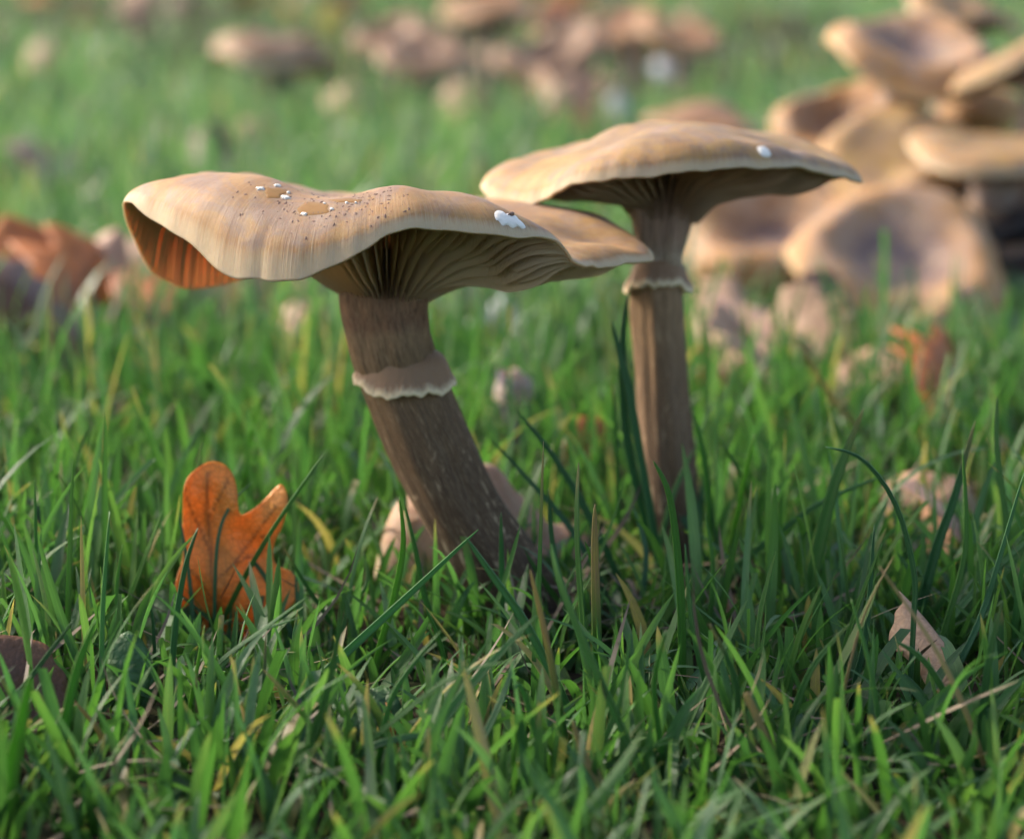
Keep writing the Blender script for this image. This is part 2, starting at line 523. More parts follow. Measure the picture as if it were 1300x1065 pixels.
def cap_surfaces(rim, crest, zc, c, Tf, Tg, nu, nrad, crest_at=.72, seed=0, wob=.00022):
    """rim (k,3) control points round the margin, crest (k) heights of the shoulder. Returns top, flesh and gill-edge grids."""
    rim_s = catmull(rim, nu, True)
    cr = catmull(crest, nu, True)
    th = np.arange(nu) / nu * 2 * np.pi
    rng = np.random.default_rng(seed)
    ph = rng.uniform(0, 6.28, 8)
    rr = 1 + .003 * np.sin(9 * th + ph[0]) + .0025 * np.sin(17 * th + ph[1]) + .0015 * np.sin(41 * th + ph[2])
    for nick in rng.uniform(0, 6.28, 5):
        dd = (th - nick + np.pi) % (2 * np.pi) - np.pi
        rr = rr - rng.uniform(.003, .009) * np.exp(-(dd / rng.uniform(.012, .03)) ** 2)
    rim_s[:, 2] += wob * (np.sin(7 * th + ph[3]) + .7 * np.sin(15 * th + ph[4]) + .4 * np.sin(33 * th + ph[5]))
    rim_z = rim_s[:, 2]
    d, drop = cr - zc, cr - rim_z
    a = crest_at
    kr = np.array([0, a * .35, a * .7, a, a + (1 - a) * .55, a + (1 - a) * .88, 1.0])
    kz = np.stack([zc + 0 * d, zc + .10 * d, zc + .62 * d, cr, cr - .20 * drop, cr - .56 * drop, rim_z], 1)
    f = np.linspace(0, 1, nrad)
    cpts = np.concatenate([np.broadcast_to(kr, (nu, 7))[:, :, None], kz[:, :, None]], 2)
    prof = np.stack([catmull(cpts[:, :, q].T, nrad).T for q in (0, 1)], -1)   # nu,nrad,2
    rho = prof[..., 0]
    top = np.empty((nu, nrad, 3))
    top[..., :2] = c + (rho * (1 + (rr - 1)[:, None] * rho ** 14))[..., None] * (rim_s[:, None, :2] - c)
    top[..., 2] = prof[..., 1]
    x, y = top[..., 0], top[..., 1]
    top[..., 2] += rho * (1 - rho) * 4 * .0005 * (np.sin(x * 260 + ph[6]) * np.cos(y * 230 + ph[7]) + .6 * np.sin(x * 480 + y * 390))
    du = np.roll(top, -1, 0) - np.roll(top, 1, 0)
    dv = np.gradient(top, axis=1)
    nrm = np.cross(dv, du)
    nrm *= np.sign(nrm[..., 2:3] + 1e-12) * 0 + 1
    ln = np.linalg.norm(nrm, axis=-1, keepdims=True)
    nrm = np.where(ln > 1e-14, nrm / np.maximum(ln, 1e-14), [0, 0, 1])
    if nrm[:, nrad // 3, 2].mean() < 0:
        nrm = -nrm
    bl = np.clip((rho - .55) / .35, 0, 1)[..., None]
    bl = bl * bl * (3 - 2 * bl)
    off = np.array([0, 0, 1]) * (1 - bl) + nrm * bl
    off /= np.linalg.norm(off, axis=-1, keepdims=True)
    tf = np.interp(rho, Tf[0], Tf[1])
    tg = np.interp(rho, Tg[0], Tg[1])
    flesh = top - off * tf[..., None]
    gill = top - off * tg[..., None]
    return top, flesh, gill, rho, th


def transform(pts, mat):
    if mat is None:
        return pts
    m = np.array(mat)
    return pts @ m[:3, :3].T + m[:3, 3]


def make_cap(parent, org, rim, crest, zc, c, Tf, Tg, mcap, mgill, nu=260, nrad=46, ngill=88, xf=None, stem_rho=.15, crest_at=.72, seed=0, gill_lo=.0):
    """adds the parts cap and gills; all points in world space less org"""
    top, flesh, gill, rho, th = cap_surfaces(rim, crest, zc, c, Tf, Tg, nu, nrad, crest_at, seed)
    T_, F_, G_ = [transform(q.reshape(-1, 3), xf).reshape(q.shape) - org for q in (top, flesh, gill)]
    cs, sn = np.cos(th), np.sin(th)
    rad = np.stack([np.broadcast_to(cs[:, None], rho.shape), np.broadcast_to(sn[:, None], rho.shape), rho], -1)
    # closed: top then flesh reversed
    allv = np.concatenate([T_[:, 1:], F_[:, :0:-1]], 1)
    allr = np.concatenate([rad[:, 1:], rad[:, :0:-1]], 1)
    nv = allv.shape[1]
    fcs = grid_faces(nu, nv, True).tolist()
    vv = allv.reshape(-1, 3)
    n0 = len(vv)
    vv = np.concatenate([vv, T_[:1, 0], F_[:1, 0]])
    rr = np.concatenate([allr.reshape(-1, 3), [[0, 0, 0], [0, 0, 0]]])
    for i in range(nu):
        i2 = (i + 1) % nu
        fcs.append([n0, i2 * nv, i * nv])
        fcs.append([n0 + 1, i * nv + nv - 1, i2 * nv + nv - 1])
    cap = mesh_obj('cap', vv, fcs, mcap, parent, rad=rr)
    # gills: a wedge for each lamella, short ones between the long
    starts = {0: stem_rho, 4: .36, 2: .58, 6: .60, 1: .74, 3: .78, 5: .76, 7: .80}
    ns = max(8, int(nrad * .6))
    gv, gf, grd = [], [], []
    tot = ngill * 8
    rng = np.random.default_rng(seed + 5)
    rp = rho[0]
    for g in range(tot):
        s0 = starts[g % 8] + rng.uniform(-.06, .06) * (g % 8 > 0)
        ui = (g + rng.uniform(-.3, .3)) / tot * nu
        r = np.linspace(s0, .992, ns)
        wig = .55 * np.sin(r * 9 + rng.uniform(0, 6)) * (nu / tot)
        uu = ui + wig
        i0 = np.floor(uu).astype(int)
        fu = (uu - i0)[:, None]
        jj = np.linspace(np.interp(s0, rp, np.arange(nrad)), nrad - 1.25, ns)
        r = np.interp(jj, np.arange(nrad), rp)
        j0 = np.clip(np.floor(jj).astype(int), 0, nrad - 2)
        fj = (jj - j0)[:, None]

        def smp(A):
            a0 = A[i0 % nu, j0] * (1 - fj) + A[i0 % nu, j0 + 1] * fj
            a1 = A[(i0 + 1) % nu, j0] * (1 - fj) + A[(i0 + 1) % nu, j0 + 1] * fj
            return a0 * (1 - fu) + a1 * fu
        fl, ed = smp(F_), smp(G_)
        if g % 8:
            ramp = np.clip((r - s0) / .12, 0, 1)[:, None]
            ed = fl + (ed - fl) * (.15 + .85 * ramp) * {4: .92, 2: .8, 6: .8}.get(g % 8, .66)
        a = 2 * np.pi * uu / nu
        sidev = smp(np.roll(F_, -1, 0)) - smp(np.roll(F_, 1, 0))
        sidev /= np.maximum(np.linalg.norm(sidev, axis=1, keepdims=True), 1e-9)
        wdt = (.00026 if g % 8 in (0, 4) else .00015) if ngill > 30 else .0004
        b = len(gv) * 0 + sum(len(q) for q in gv)
        up = fl - (ed - fl) * .06
        gv.append(np.stack([up - sidev * wdt, ed, up + sidev * wdt], 1).reshape(-1, 3))
        grd.append(np.stack([np.repeat(np.cos(a), 3), np.repeat(np.sin(a), 3), np.repeat(r, 3)], 1))
        for s in range(ns - 1):
            o = b + s * 3
            gf.append([o, o + 1, o + 4, o + 3])
            gf.append([o + 1, o + 2, o + 5, o + 4])
    gl = mesh_obj('gills', np.concatenate(gv), gf, mgill, parent, rad=np.concatenate(grd), smooth=False)
    gl['kind'] = 'stuff'
    return cap, T_


def tube(name, path, radii, mat, parent, org, nseg=40, nlen=60, bump=.0003, seed=1, ell=1.0):
    path = catmull(np.array(path, float), nlen)
    rad = catmull(np.array(radii, float), nlen)
    tan = np.gradient(path, axis=0)
    tan /= np.linalg.norm(tan, axis=1, keepdims=True)
    ref = np.array([0, 1.0, 0])
    s = np.cross(tan, ref)
    s /= np.linalg.norm(s, axis=1, keepdims=True)
    t = np.cross(s, tan)
    a = np.arange(nseg) / nseg * 2 * np.pi
    rng = np.random.default_rng(seed)
    ph = rng.uniform(0, 6.28, 6)
    v = np.linspace(0, 1, nlen)
    A, Vv = np.meshgrid(a, v, indexing='ij')
    rr = rad[None, :] + bump * (np.sin(3 * A + 7 * Vv + ph[0]) + .7 * np.sin(5 * A - 11 * Vv + ph[1]) + .5 * np.sin(11 * A + ph[2] + 2 * Vv) + .4 * np.sin(19 * Vv + ph[3]))
    pts = path[None] + rr[..., None] * (np.cos(A)[..., None] * s[None] + ell * np.sin(A)[..., None] * t[None]) - org
    f = grid_faces(nseg, nlen, True).tolist()
    f.append([i * nlen for i in range(nseg)][::-1])
    f.append([i * nlen + nlen - 1 for i in range(nseg)])
    rd = np.stack([np.cos(A), np.sin(A), Vv], -1).reshape(-1, 3)
    o = mesh_obj(name, pts.reshape(-1, 3), f, mat, parent, rad=rd)
    return o, path, rad, tan, s, t


def ring(parent, org, pos, tan, s, t, r0, flare, height, mat, seed=3, nseg=120, tiltz=0.0):
    """skirt round the stem: rises from r0, flares and folds under with an uneven edge"""
    rng = np.random.default_rng(seed)
    ph = rng.uniform(0, 6.28, 6)
    a = np.arange(nseg) / nseg * 2 * np.pi
    wav = 1 + .10 * np.sin(2 * a + ph[0]) + .05 * np.sin(5 * a + ph[1]) + .035 * np.sin(13 * a + ph[2])
    rag = np.interp(a * 1.0, np.linspace(0, 2 * np.pi, 64), np.r_[rng.normal(0, .00016, 63), 0])
    hz = rag + .0004 * np.sin(2 * a + ph[3]) + .00022 * np.sin(5 * a + ph[4]) + .00014 * np.sin(12 * a + ph[5]) + .00008 * np.sin(27 * a)
    #          radius offset, height (1 top .. 0 bottom), v
    prof = [(-.0022, 1.12, 0), (-.0004, 1.0, 0.05), (.0004, .70, .15), (flare * .45, .42, .3), (flare * .8, .22, .5), (flare * 1.0, .10, .75), (flare * 1.06, .0, .95),
            (flare * .98, -.08, 1), (flare * .75, -.07, .9), (flare * .35, .0, .8), (-.0008, .08, .6)]
    pts = []
    for dr, hh, v in prof:
        k = max(0, dr) / flare
        rr = r0 + dr * (wav if dr > .0003 else 1)
        zz = height * hh + hz * k * 1.6 + tiltz * np.cos(a) * k
        pts.append(pos + rr[:, None] * (np.cos(a)[:, None] * s + np.sin(a)[:, None] * t) + zz[:, None] * tan if not np.isscalar(rr) else
                   pos + rr * (np.cos(a)[:, None] * s + np.sin(a)[:, None] * t) + zz[:, None] * tan)
    pts = np.stack(pts, 1) - org
    rd = np.stack([np.broadcast_to(np.cos(a)[:, None], pts.shape[:2]), np.broadcast_to(np.sin(a)[:, None], pts.shape[:2]),
                   np.broadcast_to(np.array([p[2] for p in prof]), pts.shape[:2])], -1)
    o = mesh_obj('ring', pts.reshape(-1, 3), grid_faces(nseg, len(prof), True), mat, parent, rad=rd.reshape(-1, 3))
    o.modifiers.new('sub', 'SUBSURF').render_levels = 1
    return o


def zat(py, Y):
    return P(650, py, Y)[2]


# ---- the wavy mushroom
Y1 = .410
base1 = G(668, 775)
base1[1] = .408
base1[2] = gz(base1[0], base1[1]) - .002
m1 = empty('mushroom', base1)
tag(m1, 'wavy tan mushroom on a leaning brown stem with rain pools on its cap', 'mushroom')
# margin: pixel, depth, and the height (as pixel, depth) of the shoulder above it
W1 = [((829, 328, .411), (308, .409)), ((806, 335, .402), (303, .405)), ((775, 337, .397), (306, .402)), ((752, 337, .394), (314, .398)), ((734, 333, .388), (316, .391)), ((703, 306, .381), (276, .388)),
      ((655, 299, .376), (251, .386)), ((590, 294, .373), (240, .383)), ((530, 290, .371), (238, .381)), ((485, 304, .370), (243, .380)),
      ((440, 328, .370), (248, .380)), ((388, 351, .371), (250, .382)), ((335, 357, .374), (245, .384)), ((290, 352, .378), (233, .388)), ((243, 312, .384), (220, .394)), ((200, 281, .392), (215, .400)), ((158, 258, .402), (222, .404)),
      ((166, 300, .418), (224, .412)), ((196, 348, .432), (224, .420)), ((250, 364, .442), (226, .430)), ((330, 345, .450), (234, .440)), ((400, 290, .455), (242, .446)), ((460, 250, .456), (244, .448)), ((540, 246, .452), (243, .446)),
      ((630, 256, .444), (250, .440)), ((700, 264, .437), (260, .432)), ((765, 274, .428), (270, .424)), ((808, 302, .419), (288, .416))]
rim1 = [q[0] for q in W1]
cr1 = [zat(*q[1]) for q in W1]
c1 = P(490, 260, Y1)[:2]
Tf1 = ([0, .15, .4, .7, .85, .95, 1], [.008, .007, .0045, .0022, .0013, .0009, .0006])
Tg1 = ([0, .13, .17, .28, .45, .65, .80, .90, .96, .992, 1], [.019, .0175, .0158, .0125, .0098, .0076, .0053, .0031, .0017, .0011, .0008])
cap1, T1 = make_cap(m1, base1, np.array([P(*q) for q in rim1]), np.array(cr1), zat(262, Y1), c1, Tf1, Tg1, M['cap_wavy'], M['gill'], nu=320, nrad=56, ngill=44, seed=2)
path1 = [base1, P(640, 735, .408), P(592, 660, .408), P(552, 580, .409), P(518, 500, .410), P(500, 450, .410), P(491, 405, .410), P(488, 372, .410), P(488, 288, .410)]
PX = F / .418
st1, pth, rd_, tn, s_, t_ = tube('stem', path1, np.array([56, 54, 52, 52, 51, 53, 52, 55, 60]) / PX, M['stem'], m1, base1, nseg=56, nlen=110)
i = int(np.argmin(np.abs(pth[:, 2] - zat(484, Y1))))
ax = np.array([.02, -.06, 1.0])
ax /= np.linalg.norm(ax)
sx_ = np.cross(ax, [0, 1.0, 0])
sx_ /= np.linalg.norm(sx_)
ring(m1, base1, pth[i] + [.0002, 0, 0], ax, sx_, np.cross(sx_, ax), rd_[i] + .0001, .0019, .0050, M['ring'], seed=4, tiltz=.0005)

# ---- the flat-capped mushroom
Y2 = .446
base2 = G(864, 735)
base2[1] = .440
base2[2] = gz(base2[0], base2[1]) - .002
m2 = empty('mushroom', base2)
tag(m2, 'flat-capped ochre mushroom on a slim upright stem with a narrow pale ring', 'mushroom')
rim2 = [(1096, 229, .447), (1060, 224, .437), (1005, 212, .427), (940, 213, .421), (880, 219, .418), (815, 223, .418), (760, 230, .420), (712, 240, .425), (680, 257, .431),
        (648, 262, .438), (612, 243, .448), (622, 226, .459), (670, 212, .470), (740, 196, .478), (830, 182, .482), (920, 176, .480), (1000, 182, .473), (1060, 206, .462)]
cr2 = [zat(197, .447), zat(186, .443), zat(174, .439), zat(164, .436), zat(162, .434), zat(168, .434), zat(178, .435), zat(190, .438), zat(200, .441),
       zat(205, .444), zat(203, .449), zat(198, .455), zat(190, .460), zat(178, .464), zat(168, .466), zat(164, .464), zat(168, .460), zat(182, .454)]
c2 = P(846, 200, Y2)[:2]
Tf2 = ([0, .15, .4, .7, .85, .95, 1], [.009, .008, .005, .0024, .0013, .0009, .0006])
Tg2 = ([0, .13, .18, .26, .42, .6, .78, .90, .96, 1], [.0215, .0200, .0178, .0140, .0104, .0080, .0056, .0033, .0018, .0007])
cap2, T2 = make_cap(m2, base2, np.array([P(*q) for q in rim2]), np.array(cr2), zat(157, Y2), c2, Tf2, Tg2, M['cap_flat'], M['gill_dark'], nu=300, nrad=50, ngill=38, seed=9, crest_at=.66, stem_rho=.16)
path2 = [base2, P(858, 690, .440), P(850, 610, .441), P(842, 520, .443), P(838, 440, .444), P(836, 380, .445), P(837, 330, .446), P(839, 285, .446), P(842, 196, .446)]
PX2 = F / .454
st2, pth, rd_, tn, s_, t_ = tube('stem', path2, np.array([36, 34, 33, 33, 33, 33, 30, 36, 50]) / PX2, M['stem_slim'], m2, base2, nseg=48, nlen=110, seed=6)
i = int(np.argmin(np.abs(pth[:, 2] - zat(366, Y2))))
ring(m2, base2, pth[i], tn[i], s_[i], t_[i], rd_[i] - .0001, .0017, .0050, M['ring'], seed=8)


# ---- the others, each with its own cap, gills and stem
def far_mushroom(px, py, Y, Rmm, tilt, roll, label, mcap, mstem, mgill, depress=.10, dome=.0, waves=.06, base=None, rstem=.0052, seed=0, spin=0.0, drop=.18, group=None, detail=1.0, has_ring=False, split=0.0, thick=1.0):
    """cap centre at the pixel and depth given; tilt leans the cap's top towards the camera, roll leans it to the right"""
    rng = np.random.default_rng(seed)
    cc = P(px, py, Y)
    if base is None:
        base = np.array([cc[0] + rng.uniform(-.006, .006), cc[1] + rng.uniform(0, .012), 0])
    base = np.array(base, float)
    base[2] = gz(base[0], base[1]) - .002
    root = empty('mushroom', base)
    tag(root, label, 'mushroom', group)
    Rm = Rmm / 1000
    k = 18
    a = np.arange(k) / k * 2 * np.pi + spin
    ph = rng.uniform(0, 6.28, 6)
    rr = Rm * (1 + waves * np.sin(2 * a + ph[0]) + waves * .8 * np.sin(3 * a + ph[1]) + waves * .5 * np.sin(5 * a + ph[2]))
    if split:
        da = (a - spin - 4.7 + np.pi) % (2 * np.pi) - np.pi
        rr = rr * (1 - split * np.exp(-(da / .22) ** 2))
    rz = Rm * (-drop + waves * 1.7 * np.sin(2 * a + ph[3]) + waves * 1.3 * np.sin(3 * a + ph[4]))
    rim = np.stack([rr * np.cos(a), rr * np.sin(a), rz], 1)
    crest = Rm * (depress * .6) + .55 * np.maximum(rz + Rm * drop, -Rm * .1) + dome * 0
    zc = -Rm * depress + Rm * dome
    T = Rm * thick
    Tf = ([0, .15, .4, .7, .9, 1], [.28 * T, .25 * T, .18 * T, .10 * T, .05 * T, .02 * T])
    Tg = ([0, .13, .2, .4, .65, .85, .95, 1], [.55 * T, .50 * T, .44 * T, .33 * T, .22 * T, .12 * T, .055 * T, .02 * T])
    mx = Matrix.Translation(cc) @ Matrix.Rotation(roll, 4, 'Y') @ Matrix.Rotation(tilt, 4, 'X')
    make_cap(root, base, rim, crest, zc, np.zeros(2), Tf, Tg, mcap, mgill, nu=int(96 * detail), nrad=int(24 * detail), ngill=int(26 * detail), xf=mx, stem_rho=.16, seed=seed)
    ap = np.array(mx @ Vector((0, 0, zc - .32 * T)))
    ap2 = np.array(mx @ Vector((0, 0, zc - .62 * T)))
    mid = (ap2 * .5 + base * .5) + np.array([(ap2[0] - base[0]) * .12, 0, 0])
    lo = base * .8 + ap2 * .2
    lo[:2] = base[:2] + (ap2[:2] - base[:2]) * .1
    o, pth, rd_, tn, s_, t_ = tube('stem', [base, lo, mid, ap2, ap], np.array([1.15, 1.05, .95, 1.0, 1.25]) * rstem, mstem, root, base, nseg=24, nlen=36, seed=seed, bump=.0002)
    if has_ring:
        i = int(len(pth) * .66)
        ring(root, base, pth[i], tn[i], s_[i], t_[i], rd_[i], rstem * .5, rstem * 1.0, M['ring'], seed=seed, nseg=40)
    return root


CL = 'mushrooms of the large cluster'
cf, cp, cb = M['cap_far'], M['cap_pink'], M['cap_brown']
gl, gd = M['gill'], M['gill_dark']
FM = [
    # cluster
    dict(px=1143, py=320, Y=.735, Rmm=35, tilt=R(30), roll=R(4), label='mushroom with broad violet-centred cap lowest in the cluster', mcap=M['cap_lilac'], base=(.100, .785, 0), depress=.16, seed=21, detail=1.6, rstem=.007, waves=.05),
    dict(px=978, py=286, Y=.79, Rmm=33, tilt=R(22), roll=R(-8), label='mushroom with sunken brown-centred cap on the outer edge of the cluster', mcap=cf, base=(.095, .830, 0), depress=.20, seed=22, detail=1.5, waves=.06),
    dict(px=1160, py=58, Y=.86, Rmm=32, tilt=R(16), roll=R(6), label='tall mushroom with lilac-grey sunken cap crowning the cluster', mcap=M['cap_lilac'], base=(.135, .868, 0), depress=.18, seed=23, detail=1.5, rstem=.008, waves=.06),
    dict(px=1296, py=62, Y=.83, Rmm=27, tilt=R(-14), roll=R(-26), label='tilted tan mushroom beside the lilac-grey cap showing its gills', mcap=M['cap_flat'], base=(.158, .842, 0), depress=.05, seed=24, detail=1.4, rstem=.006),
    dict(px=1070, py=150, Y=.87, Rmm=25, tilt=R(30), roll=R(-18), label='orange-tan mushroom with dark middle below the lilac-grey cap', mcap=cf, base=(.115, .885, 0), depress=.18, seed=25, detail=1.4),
    dict(px=1140, py=192, Y=.82, Rmm=27, tilt=R(33), roll=R(-14), label='ochre mushroom with plain rounded cap in the middle of the cluster', mcap=M['cap_flat'], base=(.118, .850, 0), depress=.06, seed=26, detail=1.4),
    dict(px=1268, py=180, Y=.79, Rmm=31, tilt=R(4), roll=R(3), label='mushroom with thick pale tan cap seen edge on over the dark gap', mcap=M['cap_flat'], base=(.150, .80, 0), depress=.02, seed=27, detail=1.4, rstem=.0075, has_ring=True, waves=.03),
    dict(px=1048, py=236, Y=.85, Rmm=23, tilt=R(28), roll=R(-22), label='small orange mushroom wedged behind the sunken brown-centred cap', mcap=cf, base=(.108, .868, 0), depress=.10, seed=28, detail=1.2),
    dict(px=1150, py=402, Y=.715, Rmm=17, tilt=R(-8), roll=R(-32), label='small folded ochre mushroom under the broad violet-centred cap', mcap=M['cap_flat'], base=(.098, .75, 0), depress=.0, seed=29, detail=1.2, rstem=.0042, waves=.10),
    dict(px=1225, py=8, Y=.95, Rmm=22, tilt=R(10), roll=R(14), label='orange mushroom peeping out behind the lilac-grey cap', mcap=M['cap_flat'], base=(.16, .95, 0), seed=30, detail=1.2),
    dict(px=1330, py=255, Y=.80, Rmm=24, tilt=R(12), roll=R(-10), label='tan mushroom at the outer side of the dark gap in the cluster', mcap=cf, base=(.165, .82, 0), depress=.12, seed=31, detail=1.2),
    dict(px=1243, py=128, Y=.88, Rmm=17, tilt=R(16), roll=R(-12), label='bright orange mushroom tucked under the tilted gill-showing one', mcap=M['cap_orange'], mstem=M['stem_pale'], base=(.158, .895, 0), depress=.0, dome=.2, seed=34, drop=.5),
    dict(px=1228, py=262, Y=.785, Rmm=24, tilt=R(12), roll=R(8), label='blackish mushroom in the dark gap under the edge-on pale cap', mcap=M['cap_shade'], mstem=M['stem_violet'], base=(.146, .79, 0), depress=.1, seed=32, waves=.08),  # added to darken the gap, where deep shade falls
    dict(px=1290, py=300, Y=.77, Rmm=18, tilt=R(8), roll=R(-14), label='small blackish mushroom low in the dark gap of the cluster', mcap=M['cap_shade'], mstem=M['stem_violet'], base=(.158, .78, 0), depress=.1, seed=33, waves=.08),  # second added dark cap, fills out the gap's shade
    # further away
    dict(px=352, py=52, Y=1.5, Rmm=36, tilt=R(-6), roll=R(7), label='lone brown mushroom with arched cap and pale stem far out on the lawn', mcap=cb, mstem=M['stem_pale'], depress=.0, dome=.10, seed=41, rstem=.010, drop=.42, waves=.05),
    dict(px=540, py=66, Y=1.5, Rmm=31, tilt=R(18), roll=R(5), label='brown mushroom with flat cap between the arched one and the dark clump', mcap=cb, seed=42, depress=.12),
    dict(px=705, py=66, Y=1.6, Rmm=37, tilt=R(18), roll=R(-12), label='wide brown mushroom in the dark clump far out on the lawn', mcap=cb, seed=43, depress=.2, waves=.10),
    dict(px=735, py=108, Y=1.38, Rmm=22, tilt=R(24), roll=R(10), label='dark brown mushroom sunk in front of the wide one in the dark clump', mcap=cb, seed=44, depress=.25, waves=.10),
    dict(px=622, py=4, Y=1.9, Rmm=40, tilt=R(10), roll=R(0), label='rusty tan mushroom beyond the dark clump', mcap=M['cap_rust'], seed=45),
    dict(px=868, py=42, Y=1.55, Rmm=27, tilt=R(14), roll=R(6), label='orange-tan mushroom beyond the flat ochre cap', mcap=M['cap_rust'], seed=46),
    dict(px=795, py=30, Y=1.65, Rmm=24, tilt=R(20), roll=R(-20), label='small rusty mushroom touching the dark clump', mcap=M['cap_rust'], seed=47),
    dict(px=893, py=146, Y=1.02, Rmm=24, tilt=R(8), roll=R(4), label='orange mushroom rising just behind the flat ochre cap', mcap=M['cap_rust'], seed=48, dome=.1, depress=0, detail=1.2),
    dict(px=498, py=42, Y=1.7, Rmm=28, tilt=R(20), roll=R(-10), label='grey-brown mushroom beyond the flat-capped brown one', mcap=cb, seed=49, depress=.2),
    # at the feet of the two
    dict(px=596, py=640, Y=.438, Rmm=16, tilt=R(-6), roll=R(8), label='young pinkish tan mushroom half hidden behind the leaning stem', mcap=cp, base=(-.008, .441, 0), depress=.0, dome=.50, seed=51, detail=1.7, drop=.95, waves=.10, rstem=.004, thick=.8),
    dict(px=705, py=705, Y=.432, Rmm=11, tilt=R(20), roll=R(24), label='low pinkish mushroom with folded cap between the two brown stems', mcap=cp, base=(.008, .434, 0), depress=.05, dome=.1, seed=52, detail=1.5, drop=.5, waves=.14, rstem=.0035),
    dict(px=652, py=482, Y=.52, Rmm=4.4, tilt=R(10), roll=R(0), label='little pale-topped mushroom on a grey-violet stem between the two brown stems', mcap=M['cap_pale'], mstem=M['stem_violet'], base=(.006, .524, 0), depress=.0, dome=.55, seed=57, drop=.95, waves=.02, rstem=.0030, thick=1.6, detail=1.2),
    dict(px=1168, py=620, Y=.475, Rmm=9.5, tilt=R(14), roll=R(-16), label='small rounded orange-tan mushroom low in the grass below the cluster', mcap=cp, base=(.082, .477, 0), depress=0, dome=.30, seed=54, drop=.95, detail=1.6, waves=.10, rstem=.004),
]
for q in FM:
    q.setdefault('mstem', M['stem_pale'])
    q.setdefault('mgill', gd if q['mcap'] is not cf else gl)
    if q['seed'] < 40:
        q['group'] = CL
    far_mushroom(**q)

# ------------------------------------------------------------------ things on the two caps
bpy.context.view_layer.update()


def bvh_of(o):
    me = o.data
    mw = o.matrix_world
    return BVHTree.FromPolygons([mw @ v.co for v in me.vertices], [tuple(p.vertices) for p in me.polygons])


bv1, bv2 = bvh_of(cap1), bvh_of(cap2)


def hit(bv, px, py):
    d = Vector(ray(px, py)).normalized()
    loc, nrm, idx, dist = bv.ray_cast(Vector(CP), d)
    return loc, (nrm if nrm is None or nrm.dot(d) < 0 else -nrm)


def patch(name, bv, outline, mat, lift, dome, parent=None, org=None, rings=7, flat=False):
    """a small skin lying on the cap, inside an outline of pixels"""
    out = catmull(np.array(outline, float), 48, True)
    cen = out.mean(0)
    vs_, ok = [], True
    for k in range(rings + 1):
        f = k / rings
        for q in (out if k else out[:1]):
            p = cen + (q - cen) * f
            loc, nr = hit(bv, *p)
            if loc is None:
                ok = False
                loc, nr = hit(bv, *cen)
            edge = (1 - f ** 4)
            vs_.append(np.array(loc) + np.array(nr) * (lift * (1 if k < rings else -.3) + dome * edge))
    vs_ = np.array(vs_)
    if flat:
        nn = len(vs_)
        zz = np.percentile(vs_[:, 2], 60)
        vs_[:nn - 48, 2] = vs_[:nn - 48, 2] * .6 + zz * .4
    org_ = np.array(org) if org is not None else vs_[0].copy()
    f = [[0, 1 + i, 1 + (i + 1) % 48] for i in range(48)]
    for k in range(1, rings):
        a, b = 1 + (k - 1) * 48, 1 + k * 48
        f += [[a + i, b + i, b + (i + 1) % 48, a + (i + 1) % 48] for i in range(48)]
    o = mesh_obj(name, vs_ - org_, f, mat, parent)
    if parent is None:
        o.location = org_
    return o


def blob(cx, cy, rx, ry, seed, rough=.22, n=14):
    rng = np.random.default_rng(seed)
    a = np.arange(n) / n * 2 * np.pi
    r = 1 + rng.uniform(-rough, rough, n)
    return [(cx + rx * r[i] * math.cos(a[i]), cy + ry * r[i] * math.sin(a[i])) for i in range(n)]


for (cx, cy, rx, ry, sd_, lab) in [(347, 245, 15, 7, 1, 'small oval amber rain pool near the crest of the wavy cap'),
                                    (401, 265, 19, 9, 2, 'ragged amber rain pool in the hollow of the wavy cap'),
                                    (440, 254, 21, 3.4, 3, 'thin sliver of amber rain water by the far edge of the wavy cap')]:
    p = patch('rain_pool', bv1, blob(cx, cy, rx, ry, sd_ + 30, .30, 12), M['pool'], .00004, .00006)
    tag(p, lab, 'rain water', 'rain pools on the wavy cap')
# small pale flecks around the pools
for cx, cy, rx, ry, sd_ in [(331, 240, 6, 2.0, 11), (363, 251, 6, 2.6, 12), (352, 236, 4, 1.2, 13), (386, 272, 4, 1.7, 14), (421, 266, 2.5, 1.3, 15), (412, 259, 1.6, .9, 16), (366, 245, 2, 1.2, 17), (440, 258, 2, .8, 18), (452, 258, 1.6, .7, 19)]:
    patch('pale_fleck', bv1, blob(cx, cy, rx, ry, sd_, .35), M['pale_patch'], .0001, .00015, m1, base1, 4)
patch('white_patch', bv1, [(627, 271), (631, 267), (636, 268), (640, 272), (645, 271), (649, 275), (655, 274), (659, 279), (664, 283), (668, 289), (663, 291), (657, 288), (651, 290), (644, 286), (638, 287), (633, 281), (629, 279)], M['pale_patch'], .0001, .0002, m1, base1, 5)  # raised white patch with a ragged outline
patch('bruise', bv1, blob(648, 274, 4.5, 2.2, 16, .3), M['scale'], .0004, .0002, m1, base1, 3)
patch('white_patch', bv2, [(961, 188), (968, 186), (975, 190), (979, 197), (975, 200), (967, 198)], M['pale_patch'], .0001, .0002, m2, base2, 5)
